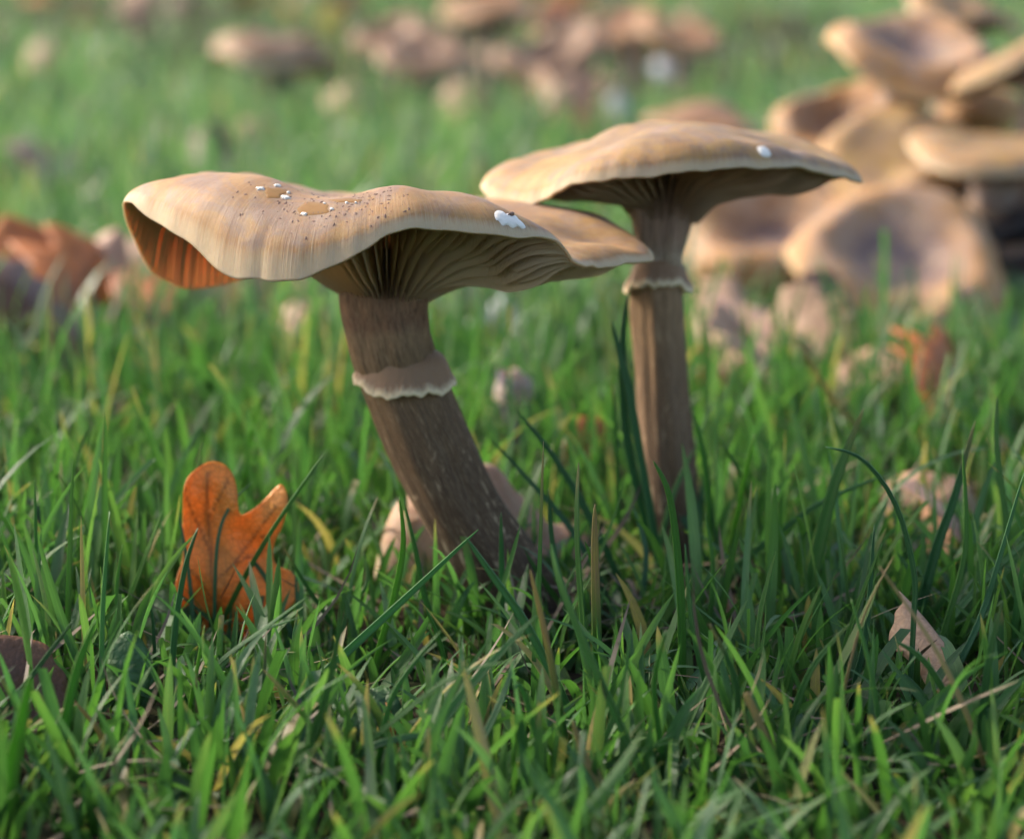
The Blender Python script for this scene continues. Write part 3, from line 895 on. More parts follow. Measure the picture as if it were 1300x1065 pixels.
# dark scales in the hollow of the wavy cap: many tiny flakes
rs = np.random.default_rng(5)
sv, sf = [], []
for _ in range(230):
    px = rs.normal(425, 60) if rs.random() < .75 else rs.uniform(300, 700)
    py = rs.normal(256, 15)
    if not (290 < px < 520 and 226 < py < 305):
        continue
    loc, nr = hit(bv1, px, py)
    if loc is None or nr.z < .5:
        continue
    s0 = rs.uniform(.00012, .00036)
    t1_ = nr.orthogonal().normalized()
    t1_ = (Matrix.Rotation(rs.uniform(0, 6.28), 3, nr) @ t1_)
    t2_ = nr.cross(t1_)
    b = len(sv)
    sv.append(np.array(loc + nr * s0 * .45))
    nn = 7
    for i in range(nn):
        a = i / nn * 6.283
        rr = s0 * rs.uniform(.7, 1.2)
        sv.append(np.array(loc + t1_ * rr * 1.5 * math.cos(a) + t2_ * rr * .8 * math.sin(a) - nr * .00004))
    sf += [[b, b + 1 + i, b + 1 + (i + 1) % nn] for i in range(nn)]
o = mesh_obj('scales', np.array(sv) - base1, sf, M['scale'], m1)
o['kind'] = 'stuff'


# ------------------------------------------------------------------ leaves
def leaf_mesh(name, outline, veins, spacing, bend, mat, thick=.00022, vein_w=.0005, parent=None, ridge=.00025):
    """outline and veins in metres in the leaf's own plane (x across, z up the midrib); bend maps (x,z) to 3D"""
    out = np.array(outline, float)
    n = max(24, int(np.linalg.norm(np.diff(np.vstack([out, out[:1]]), axis=0), axis=1).sum() / spacing))
    out = catmull(out, n, True)
    lo, hi = out.min(0), out.max(0)
    gx, gz_ = np.meshgrid(np.arange(lo[0], hi[0], spacing), np.arange(lo[1], hi[1], spacing))
    g = np.stack([gx.ravel(), gz_.ravel()], 1)
    g += RNG.uniform(-.12, .12, g.shape) * spacing
    a, b = out, np.roll(out, -1, 0)
    ins = np.zeros(len(g), bool)
    for (x1, y1), (x2, y2) in zip(a, b):
        c = ((y1 > g[:, 1]) != (y2 > g[:, 1]))
        with np.errstate(divide='ignore', invalid='ignore'):
            c &= g[:, 0] < (x2 - x1) * (g[:, 1] - y1) / (y2 - y1 + 1e-15) + x1
        ins ^= c
    dist = np.min(np.linalg.norm(g[:, None] - out[None], axis=2), axis=1)
    g = g[ins & (dist > spacing * .45)]
    pts = [Vector(p) for p in np.vstack([out, g])]
    edges = [(i, (i + 1) % len(out)) for i in range(len(out))]
    v2, _, fc, *_ = delaunay_2d_cdt(pts, edges, [], 1, 1e-9)
    v2 = np.array([tuple(v) for v in v2])
    ve = np.zeros(len(v2))
    for k, poly in enumerate(veins):
        poly = np.array(poly, float)
        wd = vein_w * (1.3 if k == 0 else .75)
        for p, q in zip(poly[:-1], poly[1:]):
            d = q - p
            t = np.clip(((v2 - p) @ d) / (d @ d), 0, 1)
            ds = np.linalg.norm(v2 - (p + t[:, None] * d), axis=1)
            ve = np.maximum(ve, np.clip(1.25 - ds / wd, 0, 1))
    p3 = np.array([bend(x, z) for x, z in v2])
    p3[:, 1] -= ve * ridge
    o = mesh_obj(name, p3, [list(f) for f in fc], mat, parent, extra=ve)
    so = o.modifiers.new('thickness', 'SOLIDIFY')
    so.thickness = thick
    return o


def oak_outline(L, W, lobes=4, seed=0):
    rng = np.random.default_rng(seed)
    pts_r, pts_l = [], []
    n = lobes * 2 + 1
    for side, acc in ((1, pts_r), (-1, pts_l)):
        for i in range(n):
            v = .12 + .80 * i / (n - 1)
            env = math.sin(math.pi * min(1, v * .93 + .02)) ** .7
            wv = env * W / 2 * (1.0 if i % 2 else .64) * rng.uniform(.88, 1.1)
            acc.append((side * wv, v * L + (.03 * L if i % 2 else 0)))
    return [(.0008, 0)] + pts_r + [(0, L)] + pts_l[::-1] + [(-.0008, 0)]


def oak_veins(L, W, lobes=4):
    v = [[(0, 0), (0, L * .96)]]
    n = lobes * 2 + 1
    for i in range(1, n, 2):
        y = .12 + .80 * i / (n - 1)
        for s in (1, -1):
            v.append([(0, (y - .12) * L), (s * W * .36 * math.sin(math.pi * y), (y + .03) * L)])
    return v


# the upright orange leaf: outline measured in the photograph at its distance
YL = .398
pxL = F / .405


def lp(px, py):
    return ((px - 292) / pxL, (815 - py) / pxL)


ol = [lp(*q) for q in [(245, 822), (236, 800), (229, 765), (224, 742), (228, 715), (236, 690), (236, 655), (238, 622), (243, 601), (254, 590), (270, 582), (287, 584), (299, 594), (306, 612), (308, 637), (313, 642),
                       (328, 634), (341, 622), (352, 611), (360, 608), (366, 617), (367, 632), (360, 656), (350, 676), (346, 694), (352, 706), (368, 712), (378, 726), (376, 744), (362, 758), (352, 772), (350, 790), (336, 806), (314, 816), (290, 822), (268, 826)]]
vl = [[lp(*q) for q in [(282, 822), (279, 760), (272, 700), (267, 640), (270, 595)]],
      [lp(*q) for q in [(276, 720), (300, 700), (325, 670), (352, 632)]],
      [lp(*q) for q in [(280, 770), (315, 755), (350, 735)]],
      [lp(*q) for q in [(271, 690), (252, 650), (243, 620)]],
      [lp(*q) for q in [(278, 750), (255, 715), (236, 700)]],
      [lp(*q) for q in [(268, 650), (285, 620), (295, 600)]],
      [lp(*q) for q in [(300, 700), (318, 695), (338, 690)]]]


def bendL(x, z):
    xm = x + .0015 - .12 * z                      # from the midrib
    y = -.0022 * math.exp(-(xm / .003) ** 2) + .0024 * math.sin(x * 210 + 1.2) * (z / .03) + .0010 * math.sin(z * 420 + x * 160) + .0004 * math.sin(x * 900) * math.sin(z * 700)
    y += 1.6 * z * z - .04 * z
    e = max(0, -.0052 - x)
    y -= 260 * e * e                               # the long edge curls over towards the light
    return (x * 1.05 + e * .2, y, z * 1.10)


b = P(292, 815, YL)
b[2] = gz(b[0], b[1]) - .001
lf = leaf_mesh('fallen_leaf', ol, vl, .00042, bendL, M['leaf_orange'], vein_w=.00026, thick=.00014)
lf.location = b
tag(lf, 'bright orange lobed oak leaf standing upright in the grass', 'leaf')

# the other leaves: a flat oak or oval leaf, cupped and twisted, tipped over as it lies
LEAFM = {}


def leaf_at(pos, L, W, mat, rot, label, seed=0, group=None, curl=.5, oval=False, key=None):
    rng = np.random.default_rng(seed)
    if key and key in LEAFM:
        o = LEAFM[key].copy()
        COL.objects.link(o)
        if mat is not None:
            o.material_slots[0].link = 'OBJECT'
            o.material_slots[0].material = mat
    else:
        if oval:
            nn = 9
            rt = [(W / 2 * math.sin(math.pi * (i + 1) / (nn + 1)) ** .8 * rng.uniform(.9, 1.08), L * (i + 1) / (nn + 1)) for i in range(nn)]
            lt = [(-x * rng.uniform(.88, 1.08), y) for x, y in rt][::-1]
            out = [(0, 0)] + rt + [(0, L)] + lt
        else:
            out = oak_outline(L, W, 4, seed)
        ph = rng.uniform(0, 6.28, 3)

        def bend(x, z):
            y = curl * (x * x / W * 1.6) + .10 * L * math.sin(z / L * 4 + ph[0]) * .6 + .05 * L * math.sin(x / W * 6 + z / L * 3 + ph[1]) + curl * .35 * z * z / L
            return (x, y, z)
        o = leaf_mesh('fallen_leaf', out, oak_veins(L, W), max(L / 26, .0008), bend, mat, vein_w=L / 55, ridge=L / 160)
        if key:
            LEAFM[key] = o
    o.location = pos
    o.rotation_euler = rot
    if label:
        tag(o, label, 'leaf', group)
    return o


def at(px, py, Y, dz=0.0):
    q = P(px, py, Y)
    return q


leaf_at(at(62, 985, .335), .026, .020, M['leaf_brown'], (R(-20), R(-38), R(15)), 'dark brown wet leaf curled beside the widest bright blade', 61, curl=1.1, oval=True)
leaf_at(at(1224, 918, .352), .020, .0085, M['leaf_tan'], (R(-10), R(26), R(35)), 'dry tan leaf rolled into a narrow boat among tall blades', 62, curl=2.6, oval=True)
leaf_at(at(470, 985, .335), .020, .014, M['leaf_rust'], (R(-62), R(75), R(0)), 'rusty red-brown oak leaf lying low under long blades', 63, curl=.5)
BL = [
    (30, 455, .66, .052, .040, 'leaf_rust', (R(-30), R(50), R(20)), 'broken rust-orange oak leaf lying in the lawn, slanting'),
    (62, 412, .69, .034, .022, 'leaf_pink', (R(-20), R(24), R(-30)), 'pinkish pale leaf propped against the rust-orange one'),
    (100, 470, .65, .042, .030, 'leaf_brown', (R(-35), R(-20), R(40)), 'dark brown leaf beside the rust-orange one'),
    (150, 440, .68, .036, .030, 'leaf_rust', (R(-50), R(30), R(70)), 'dull rust leaf partly buried beside the dark brown one'),
    (1000, 470, .66, .044, .034, 'leaf_pink', (R(-55), R(-20), R(20)), 'large pinkish tan leaf below the outer cap of the cluster'),
    (985, 520, .62, .036, .030, 'leaf_tan', (R(-65), R(40), R(0)), 'tan oak leaf lying flat under the pinkish one'),
    (1035, 500, .64, .034, .026, 'leaf_tan', (R(-40), R(10), R(70)), 'yellowish tan leaf leaning against the pinkish one'),
    (1060, 430, .70, .030, .022, 'leaf_brown', (R(-40), R(30), R(20)), 'brown leaf stuck below the small folded mushroom'),
    (1170, 535, .60, .040, .028, 'leaf_rust', (R(-40), R(60), R(10)), 'rust leaf half covered by arching grass'),
    (1120, 515, .62, .034, .028, 'leaf_pink', (R(-60), R(-30), R(0)), 'pinkish leaf behind the rust one under arching grass'),
    (1215, 690, .53, .024, .018, 'leaf_pink', (R(-50), R(60), R(30)), 'pinkish leaf beside the small rounded mushroom'),
    (330, 395, .80, .030, .020, 'leaf_pink', (R(-20), R(8), R(10)), 'small pinkish leaf standing under the wavy cap'),
    (400, 400, .80, .042, .034, 'leaf_pink', (R(-50), R(40), R(0)), 'broad pinkish leaf under the wavy cap'),
    (285, 415, .76, .022, .014, 'leaf_pink', (R(-14), R(-6), R(20)), 'narrow pale leaf standing apart under the wavy cap'),
    (375, 445, .72, .020, .018, 'leaf_tan', (R(-40), R(0), R(0)), 'small orange-tan leaf below the broad pinkish one'),
    (150, 390, .78, .040, .028, 'leaf_tan', (R(-40), R(40), R(0)), 'yellowish tan leaf behind the buried rust one'),
    (622, 450, .74, .018, .009, 'leaf_white', (R(-18), R(16), R(0)), 'pale silvery leaf upright by the grey-violet stem'),
    (575, 400, .80, .028, .02, 'leaf_pink', (R(-30), R(40), R(0)), 'pinkish leaf behind the leaning stem'),
    (720, 600, .52, .016, .012, 'leaf_rust', (R(-30), R(40), R(0)), 'small rust leaf beside the slim stem'),
    (730, 175, 1.28, .036, .030, 'leaf_pink', (R(-16), R(4), R(10)), 'pinkish tan leaf upright on the lawn behind the ochre cap'),
    (788, 165, 1.25, .022, .016, 'leaf_white', (R(-14), R(-8), R(0)), 'whitish leaf upright beside the pinkish tan one'),
    (920, 440, .7, .030, .022, 'leaf_tan', (R(-40), R(30), R(10)), 'tan leaf just past the slim stem under the outer cap'),
    (950, 500, .6, .030, .024, 'leaf_rust', (R(-60), R(20), R(40)), 'rust leaf lying before the tan oak leaf'),
    (1075, 470, .6, .030, .024, 'leaf_tan', (R(-30), R(-30), R(10)), 'tan leaf between the pinkish and rust leaves'),
    (200, 430, .7, .034, .026, 'leaf_rust', (R(-40), R(-40), R(10)), 'rust leaf at the end of the leaf patch below the cap fold'),
    (75, 430, .7, .040, .034, 'leaf_rust', (R(-20), R(-10), R(30)), 'bright rust leaf standing in the middle of the leaf patch'),
    (420, 42, 1.75, .030, .030, 'leaf_yellow', (R(-10), R(0), R(0)), 'bright yellow round leaf by the arched mushroom'),
    (20, 240, 1.05, .060, .034, 'leaf_brown', (R(-62), R(70), R(0)), 'large dark brown leaf flat on the lawn'),
    (95, 245, 1.04, .045, .03, 'leaf_brown', (R(-50), R(20), R(60)), 'brown leaf lying beside the large dark one'),
    (55, 95, 1.8, .035, .03, 'leaf_tan', (R(-35), R(-25), R(0)), 'pale tan leaf alone far out on the lawn'),
    (165, 45, 2.2, .075, .05, 'leaf_tan', (R(-30), R(10), R(0)), 'tan leaf far out before the dark litter'),
    (430, 155, 1.4, .034, .028, 'leaf_tan', (R(-40), R(20), R(0)), 'small tan leaf between the arched mushroom and the wavy cap'),
    (600, 160, 1.35, .034, .028, 'leaf_pink', (R(-30), R(-30), R(0)), 'pinkish leaf in front of the dark clump'),
    (310, 190, 1.25, .034, .028, 'leaf_tan', (R(-50), R(50), R(0)), 'tan leaf lying behind the crest of the wavy cap'),
    (260, 212, 1.18, .030, .024, 'leaf_brown', (R(-40), R(10), R(0)), 'brown leaf just behind the crest of the wavy cap'),
    (838, 100, 1.5, .022, .018, 'leaf_white', (R(-40), R(10), R(0)), 'greyish leaf beyond the flat ochre cap'),
]
for n_, (px, py, Y, L, W, mt, rot, lab) in enumerate(BL):
    lift = .007 if py > 300 else .012
    dr = ray(px, py)
    q = CP + dr * ((CAM_H - lift) / -dr[2])
    leaf_at(q, L, W, M[mt], rot, lab, 100 + n_, 'fallen leaves on the lawn', curl=.7, oval=(n_ % 3 == 1))
# dark leaf litter far out
for n_ in range(56):
    py = RNG.uniform(-14, 95)
    px = RNG.choice([RNG.uniform(60, 460), RNG.uniform(460, 900), RNG.uniform(620, 820)])
    if py > 40 and px < 440:
        py = RNG.uniform(-14, 30)
    q = G(px, py)
    if q[1] > 6:
        q = P(px, py, RNG.uniform(4, 6))
        q[2] = gz(q[0], q[1])
    q[2] += .012
    mt = RNG.choice(['leaf_brown', 'leaf_brown', 'leaf_brown', 'leaf_rust', 'leaf_rust', 'leaf_tan'])
    L = .055
    nm = {'leaf_brown': 'dark brown', 'leaf_tan': 'tan', 'leaf_rust': 'rust-coloured', 'leaf_pink': 'pinkish'}[str(mt)]
    leaf_at(q, L, L * .7, M[str(mt)], (R(RNG.uniform(-90, -30)), R(RNG.uniform(-60, 60)), RNG.uniform(0, 6.28)),
            nm + ' fallen leaf in the far litter ' + ('beyond the arched brown mushroom' if px < 420 else 'near the flat-capped brown mushroom' if px < 600 else 'in the dark clump of brown mushrooms' if px < 790 else 'near the orange-tan far mushroom'), 300 + n_ % 5, 'litter of fallen leaves far out', key='litter%d' % (n_ % 5))


# ------------------------------------------------------------------ small weeds with oval leaves
def weed(px, py, Y, leaves, label):
    q = P(px, py, Y)
    q[2] = gz(q[0], q[1])
    root = empty('weed_plant', q)
    tag(root, label, 'weed', 'broad-leaved weeds in the lawn')
    for k_, (L, W, tx, ty, tz) in enumerate(leaves):
        nn = 9
        rt = [(W / 2 * math.sin(math.pi * ((i + 1) / (nn + 1)) ** 1.2) ** .75 + .0004, L * (i + 1) / (nn + 1)) for i in range(nn)]
        out = [(.0004, 0)] + rt + [(0, L)] + [(-x, y) for x, y in rt][::-1] + [(-.0004, 0)]
        o = leaf_mesh('leaf', out, [[(0, 0), (0, L * .97)]] + [[(0, L * v), (s * W * .42, L * (v + .22))] for v in (.2, .4, .6) for s in (1, -1)], .0009,
                      lambda x, z: (x, 12 * abs(x) ** 2 * 6 + .25 * z * z / L + .0003 * math.sin(x * 1500 + z * 900), z), M['weed'], parent=root, vein_w=.0004)
        o.rotation_euler = (tx, ty, tz)
        o.location = (0, 0, .001)


weed(166, 915, .348, [(.013, .0062, R(-8), R(-4), R(0)), (.010, .006, R(-30), R(35), R(20)), (.011, .006, R(-40), R(-45), R(-10))], 'weed with upright oval leaf below the orange leaf')
weed(465, 930, .345, [(.013, .009, R(-35), R(-20), R(15)), (.012, .008, R(-50), R(35), R(10)), (.010, .007, R(-20), R(5), R(-20))], 'dark-leaved weed sheltered below the leaning stem')
weed(205, 830, .390, [(.014, .009, R(-40), R(20), R(0)), (.012, .008, R(-55), R(-30), R(20))], 'weed with flat round leaves at the foot of the orange leaf')
weed(20, 720, .44, [(.016, .009, R(-10), R(8), R(0)), (.013, .008, R(-30), R(-35), R(0))], 'pale weed standing in open lawn beside tall narrow blades')
weed(410, 965, .330, [(.011, .008, R(-60), R(40), R(0)), (.012, .008, R(-50), R(-40), R(0))], 'small round-leaved weed under the long arching blades')
weed(1010, 960, .335, [(.010, .006, R(-50), R(30), R(0)), (.011, .007, R(-45), R(-30), R(0))], 'low weed under the dry yellow straw')


# ------------------------------------------------------------------ single grass blades traced from the photograph
LANDMARKS = [(290, 700, 'close to the upright orange leaf'), (40, 900, 'by the dark brown wet leaf'), (50, 680, 'in open lawn away from the orange leaf'), (160, 850, 'over the weed with the upright oval leaf'),
             (430, 760, 'between the orange leaf and the leaning stem'), (520, 900, 'above the rusty low leaf'), (590, 720, 'at the foot of the leaning stem'), (720, 640, 'between the two brown stems'),
             (690, 860, 'below the gap between the two stems'), (800, 520, 'pressed close to the slim stem'), (860, 700, 'at the foot of the slim stem'), (850, 900, 'in the lawn below the slim stem'),
             (950, 640, 'just past the slim stem'), (1020, 860, 'beside the thin straw stalk'), (1060, 690, 'by the tallest broad pointed blade'), (1170, 660, 'by the small rounded mushroom'),
             (1240, 840, 'by the rolled tan leaf'), (1280, 640, 'past the small rounded mushroom')]


def blade(pxs, width, mat='blade', Y=None, dY=0.0, cut=False, label=None, twist=0.0, fold=.28):
    """pxs from the root to the tip; the root is carried on down to the soil"""
    low = pxs[0]
    if Y is None:
        Y = min(.47, max(.318, G(low[0], min(low[1] + 34, 1010))[1]))
    n = len(pxs)
    pts = np.array([P(px, py, Y + dY * i / (n - 1)) for i, (px, py) in enumerate(pxs)])
    d = pts[0] - pts[1]
    d = d / np.linalg.norm(d)
    d = np.array([d[0] * .5, d[1] * .5, min(d[2], -.35)])
    zg = gz(pts[0][0], pts[0][1]) - .002
    if pts[0][2] > zg + .001:
        t = (zg - pts[0][2]) / d[2]
        pts = np.vstack([pts[0] + d * t, pts])
    ns = 22
    c = catmull(pts, ns)
    tan = np.gradient(c, axis=0)
    tan /= np.linalg.norm(tan, axis=1, keepdims=True)
    view = c - CP
    view /= np.linalg.norm(view, axis=1, keepdims=True)
    side = np.cross(tan, view)
    side /= np.linalg.norm(side, axis=1, keepdims=True)
    nrm = np.cross(side, tan)
    v = np.linspace(0, 1, ns)
    an = (RNG.uniform(-.5, .5) + (twist + RNG.uniform(-.5, .5)) * v)[:, None]
    s2 = side * np.cos(an) + nrm * np.sin(an)
    n2 = nrm * np.cos(an) - side * np.sin(an)
    if cut:
        prof = np.interp(v, [0, .2, .6, 1], [.75, .95, 1, .82])
    else:
        prof = np.interp(v, [0, .2, .5, .75, .9, .97, 1], [.72, .95, 1, .80, .48, .22, .05])
    W = width / F * np.linalg.norm(c - CP, axis=1) * .5 * prof
    fo = fold * RNG.uniform(.5, 1.4) * np.interp(v, [0, .7, 1], [1.6, 1, .7])
    cols = []
    us = (-1, -.5, 0, .5, 1)
    for u in us:
        cols.append(c + s2 * (W * u)[:, None] + n2 * (W * fo * (1 - abs(u)) * 1.3)[:, None])
    V = np.stack(cols, 0)
    org = c[0]
    rd = np.stack([np.repeat(np.array(us)[:, None], ns, 1), np.repeat(v[None], 5, 0), np.full((5, ns), RNG.random())], -1)
    o = mesh_obj('grass_blade', V.reshape(-1, 3) - org, grid_faces(5, ns, False), M[mat], rad=rd.reshape(-1, 3), loc=org)
    so = o.modifiers.new('thickness', 'SOLIDIFY')
    so.thickness = .00018
    colr = {'blade': 'fresh green', 'blade_dark': 'dark green', 'blade_light': 'yellow-green', 'blade_tip': 'dry-tipped green', 'blade_dry': 'straw-coloured'}[mat]
    if label is None:
        (x0, y0), (x1, y1) = pxs[0], pxs[-1]
        sl = abs(x1 - x0) / max(1, abs(y1 - y0))
        xm, ym = pxs[len(pxs) // 2]
        arch = abs((xm - x0) * (y1 - y0) - (ym - y0) * (x1 - x0)) / max(1, math.hypot(x1 - x0, y1 - y0))
        shp = 'arching' if arch > 16 else ('upright' if sl < .22 else ('slanting' if sl < .75 else 'low-lying'))
        size = 'broad' if width >= 10 else ('narrow' if width <= 6 else 'slender')
        lm = min(LANDMARKS, key=lambda q: math.hypot(q[0] - (x0 + x1) / 2, q[1] - (y0 + y1) / 2))
        tag(o, '%s %s %s grass blade %s' % (size, shp, colr, lm[2]), 'grass blade', 'single ' + colr + ' blades')
    else:
        tag(o, label, 'grass blade')
    return o


B = [
    ([(215, 905), (222, 800), (235, 720), (251, 670)], 9, 'blade_dark'), ([(130, 911), (130, 781), (139, 649)], 8, 'blade'),
    ([(49, 812), (46, 700), (44, 605)], 6, 'blade'), ([(-12, 750), (30, 710), (71, 668)], 6, 'blade'),
    ([(236, 907), (276, 844), (339, 796), (392, 757)], 7, 'blade'), ([(252, 907), (284, 844), (327, 804), (384, 783)], 6, 'blade'),
    ([(386, 974), (418, 867), (440, 737)], 10, 'blade'),
    ([(-10, 925), (51, 844), (95, 785)], 7, 'blade_dark'), ([(238, 915), (250, 850), (260, 793)], 6, 'blade_light'),
    ([(197, 844), (195, 800), (191, 761)], 5, 'blade_dark'), ([(246, 800), (240, 730), (227, 650)], 6, 'blade_dark'),
    ([(272, 795), (276, 690), (292, 643), (321, 611)], 5, 'blade_dark'), ([(282, 790), (335, 690), (414, 572)], 7, 'blade'),
    ([(365, 790), (335, 730), (299, 688)], 7, 'blade_dark'), ([(422, 796), (390, 745), (361, 696)], 6, 'blade'),
    ([(422, 966), (378, 899), (335, 850)], 9, 'blade_tip'), ([(367, 875), (372, 820), (378, 773)], 6, 'blade'),
    ([(308, 640), (315, 570), (331, 500)], 8, 'blade_light'), ([(150, 800), (180, 720), (207, 648)], 8, 'blade_light'),
    ([(85, 840), (88, 720), (93, 585)], 8, 'blade_light'), ([(163, 830), (148, 760), (156, 690)], 7, 'blade_light'),
    ([(515, 990), (585, 885), (681, 781)], 15, 'blade'), ([(431, 980), (508, 908), (585, 854), (665, 838)], 7, 'blade'),
    ([(592, 985), (635, 892), (654, 835)], 10, 'blade'), ([(723, 904), (670, 796), (625, 730), (591, 681)], 12, 'blade'),
    ([(815, 985), (746, 827), (712, 740), (700, 690)], 12, 'blade'), ([(725, 800), (703, 701), (696, 620)], 8, 'blade_dark'),
    ([(745, 860), (733, 687), (735, 587)], 9, 'blade'), ([(765, 745), (725, 672), (681, 620), (618, 552)], 9, 'blade_dark'),
    ([(790, 745), (747, 653), (703, 580), (657, 522)], 10, 'blade_dark'),
    ([(813, 600), (805, 520), (803, 456)], 8, 'blade_dark'), ([(787, 700), (782, 555), (778, 488)], 7, 'blade'),
    ([(866, 870), (864, 753), (851, 635), (829, 585)], 12, 'blade'), ([(832, 720), (855, 628), (882, 569)], 8, 'blade'),
    ([(908, 720), (895, 590), (880, 520)], 10, 'blade'), ([(815, 760), (820, 700), (803, 640)], 8, 'blade_dark'),
    ([(1155, 880), (1160, 785), (1160, 724), (1137, 640), (1095, 583), (1048, 567)], 8, 'blade_dark'),
    ([(900, 750), (930, 724), (987, 677), (1048, 635), (1132, 600)], 9, 'blade'),
    ([(1165, 790), (1189, 696), (1212, 630), (1238, 534)], 14, 'blade_dark'),
    ([(1320, 672), (1254, 733), (1189, 809)][::-1], 12, 'blade'), ([(991, 900), (1015, 809), (1045, 740)], 10, 'blade'),
    ([(1231, 940), (1179, 846), (1137, 813)], 10, 'blade'), ([(1245, 945), (1254, 846), (1273, 762)], 11, 'blade_dark'),
    ([(1283, 790), (1278, 668), (1266, 574), (1266, 503)], 9, 'blade'), ([(1254, 724), (1207, 696), (1160, 672)], 5, 'blade'),
    ([(978, 710), (949, 621), (912, 553)], 9, 'blade'), ([(925, 720), (940, 630), (958, 550)], 10, 'blade_light'),
    ([(869, 930), (912, 837), (949, 762)], 12, 'blade'), ([(1240, 985), (1310, 925)], 8, 'blade_dark'),
    ([(480, 830), (500, 760), (512, 690), (507, 630)], 9, 'blade_light'), ([(560, 810), (540, 760), (528, 700), (512, 632)], 8, 'blade'),
    ([(640, 800), (637, 720), (636, 650)], 8, 'blade'), ([(685, 870), (683, 800), (690, 560)], 8, 'blade'),
    ([(440, 780), (466, 740), (460, 695)], 6, 'blade'), ([(436, 800), (455, 700), (480, 630)], 6, 'blade'),
    ([(905, 900), (880, 800), (870, 690)], 9, 'blade'), ([(960, 860), (965, 780), (985, 700)], 8, 'blade_light'),
    ([(1085, 870), (1100, 800), (1110, 665)], 9, 'blade_dark'), ([(1060, 870), (1085, 780), (1120, 690)], 8, 'blade'),
    ([(1000, 930), (1030, 850), (1080, 790)], 9, 'blade'), ([(1120, 950), (1105, 850), (1080, 760)], 8, 'blade'),
    ([(1210, 860), (1250, 770), (1300, 600)], 9, 'blade'), ([(1190, 830), (1225, 700), (1222, 570)], 8, 'blade'),
    ([(930, 960), (935, 870), (900, 790)], 9, 'blade_dark'), ([(760, 960), (790, 880), (800, 800)], 8, 'blade'),
    ([(840, 960), (830, 870), (845, 800)], 9, 'blade'), ([(690, 975), (665, 880), (650, 870)], 8, 'blade'),
    ([(900, 800), (905, 720), (895, 650)], 8, 'blade_light'), ([(300, 930), (330, 900), (338, 800)], 7, 'blade_dark'),
    ([(570, 880), (560, 820), (540, 770)], 7, 'blade'), ([(480, 970), (500, 880), (560, 800)], 9, 'blade'),
]
for b_ in B:
    blade(*b_, dY=float(RNG.uniform(-.008, .008)))
blade([(276, 985), (339, 923), (440, 828), (508, 765), (607, 672)], 12, 'blade', label='very long grass blade slanting up across the foot of the leaning stem', Y=.345, dY=.02)
blade([(760, 870), (757, 779), (755, 694), (755, 640)], 13, 'blade_tip', label='upright grass blade with speckled yellow tip between the two stems', twist=0)
blade([(719, 945), (692, 804), (673, 723)], 9, 'blade_tip', label='yellow thin-tipped blade leaning over the long slanting blades')
blade([(1020, 790), (1048, 658), (1067, 593), (1097, 518)], 16, 'blade', label='broad pointed grass blade rising tallest beside the arched thin one')
blade([(845, 740), (813, 634), (794, 538), (791, 436), (797, 372)], 12, 'blade_dark', Y=.425, label='tall dark blade touching the ring of the slim stem')
blade([(840, 730), (813, 577), (798, 493), (785, 442), (776, 407)], 11, 'blade_dark', Y=.424, label='tall dark blade crossing the one that touches the ring')
blade([(1255, 990), (1226, 903), (1184, 818), (1116, 719)], 9, 'blade_dry', label='long dry yellow blade slanting beside the rolled tan leaf')
blade([(1064, 930), (1076, 856), (1099, 776), (1135, 705)], 4, 'blade_dry', label='thin brown straw stalk leaning away from the dry yellow blade')
blade([(423, 985), (477, 946), (535, 933)], 10, 'blade', cut=True, label='bent blade with pale cut end over the rusty leaf')
blade([(991, 985), (968, 926), (947, 879)], 10, 'blade_tip', cut=True, label='short mown blade with square tan end among straw')
blade([(760, 990), (742, 960), (726, 912)], 12, 'blade_dry', label='short straw blade below the yellow thin-tipped one', Y=.320)
blade([(71, 985), (95, 860), (122, 785)], 14, 'blade', label='wide pale green blade beside the dark brown wet leaf', Y=.325)
blade([(14, 985), (25, 930), (38, 855)], 22, 'blade_light', label='widest bright blade crossing the dark brown wet leaf', Y=.305)
blade([(100, 985), (130, 940), (95, 890)], 10, 'blade_tip', label='folded blade with yellow streak by the dark brown wet leaf', Y=.33)
blade([(1180, 690), (1130, 590), (1060, 510), (1008, 425)], 9, 'blade_tip', Y=.50, label='long yellowing blade reaching up towards the cluster')

# water drops hanging on blades
for px, py, r_, lab in [(643, 886, 4.6, 'clear water drop high on a blade below the leaning stem'), (644, 940, 5.0, 'clear water drop low on a blade above the rusty leaf'), (617, 858, 3.0, 'tiny water drop on a thin blade tip')]:
    c = P(px, py, .352)
    rr = r_ / F * .36
    nu_, nv_ = 20, 12
    vv = []
    for i in range(nu_):
        for j in range(nv_):
            a, e = i / nu_ * 6.2832, -math.pi / 2 + math.pi * j / (nv_ - 1)
            z = math.sin(e)
            k_ = math.cos(e) * (1 - .22 * max(0, z))
            vv.append((rr * k_ * math.cos(a), rr * k_ * math.sin(a), rr * (z * 1.12 if z > 0 else z)))
    o = mesh_obj('water_drop', vv, grid_faces(nu_, nv_, True), M['drop'], loc=c)
    tag(o, lab, 'water drop', 'water drops on blades')
    blade([(px + 5, py + 45), (px + 3, py), (px - 2, py - 16)], 7, 'blade', Y=.3545)


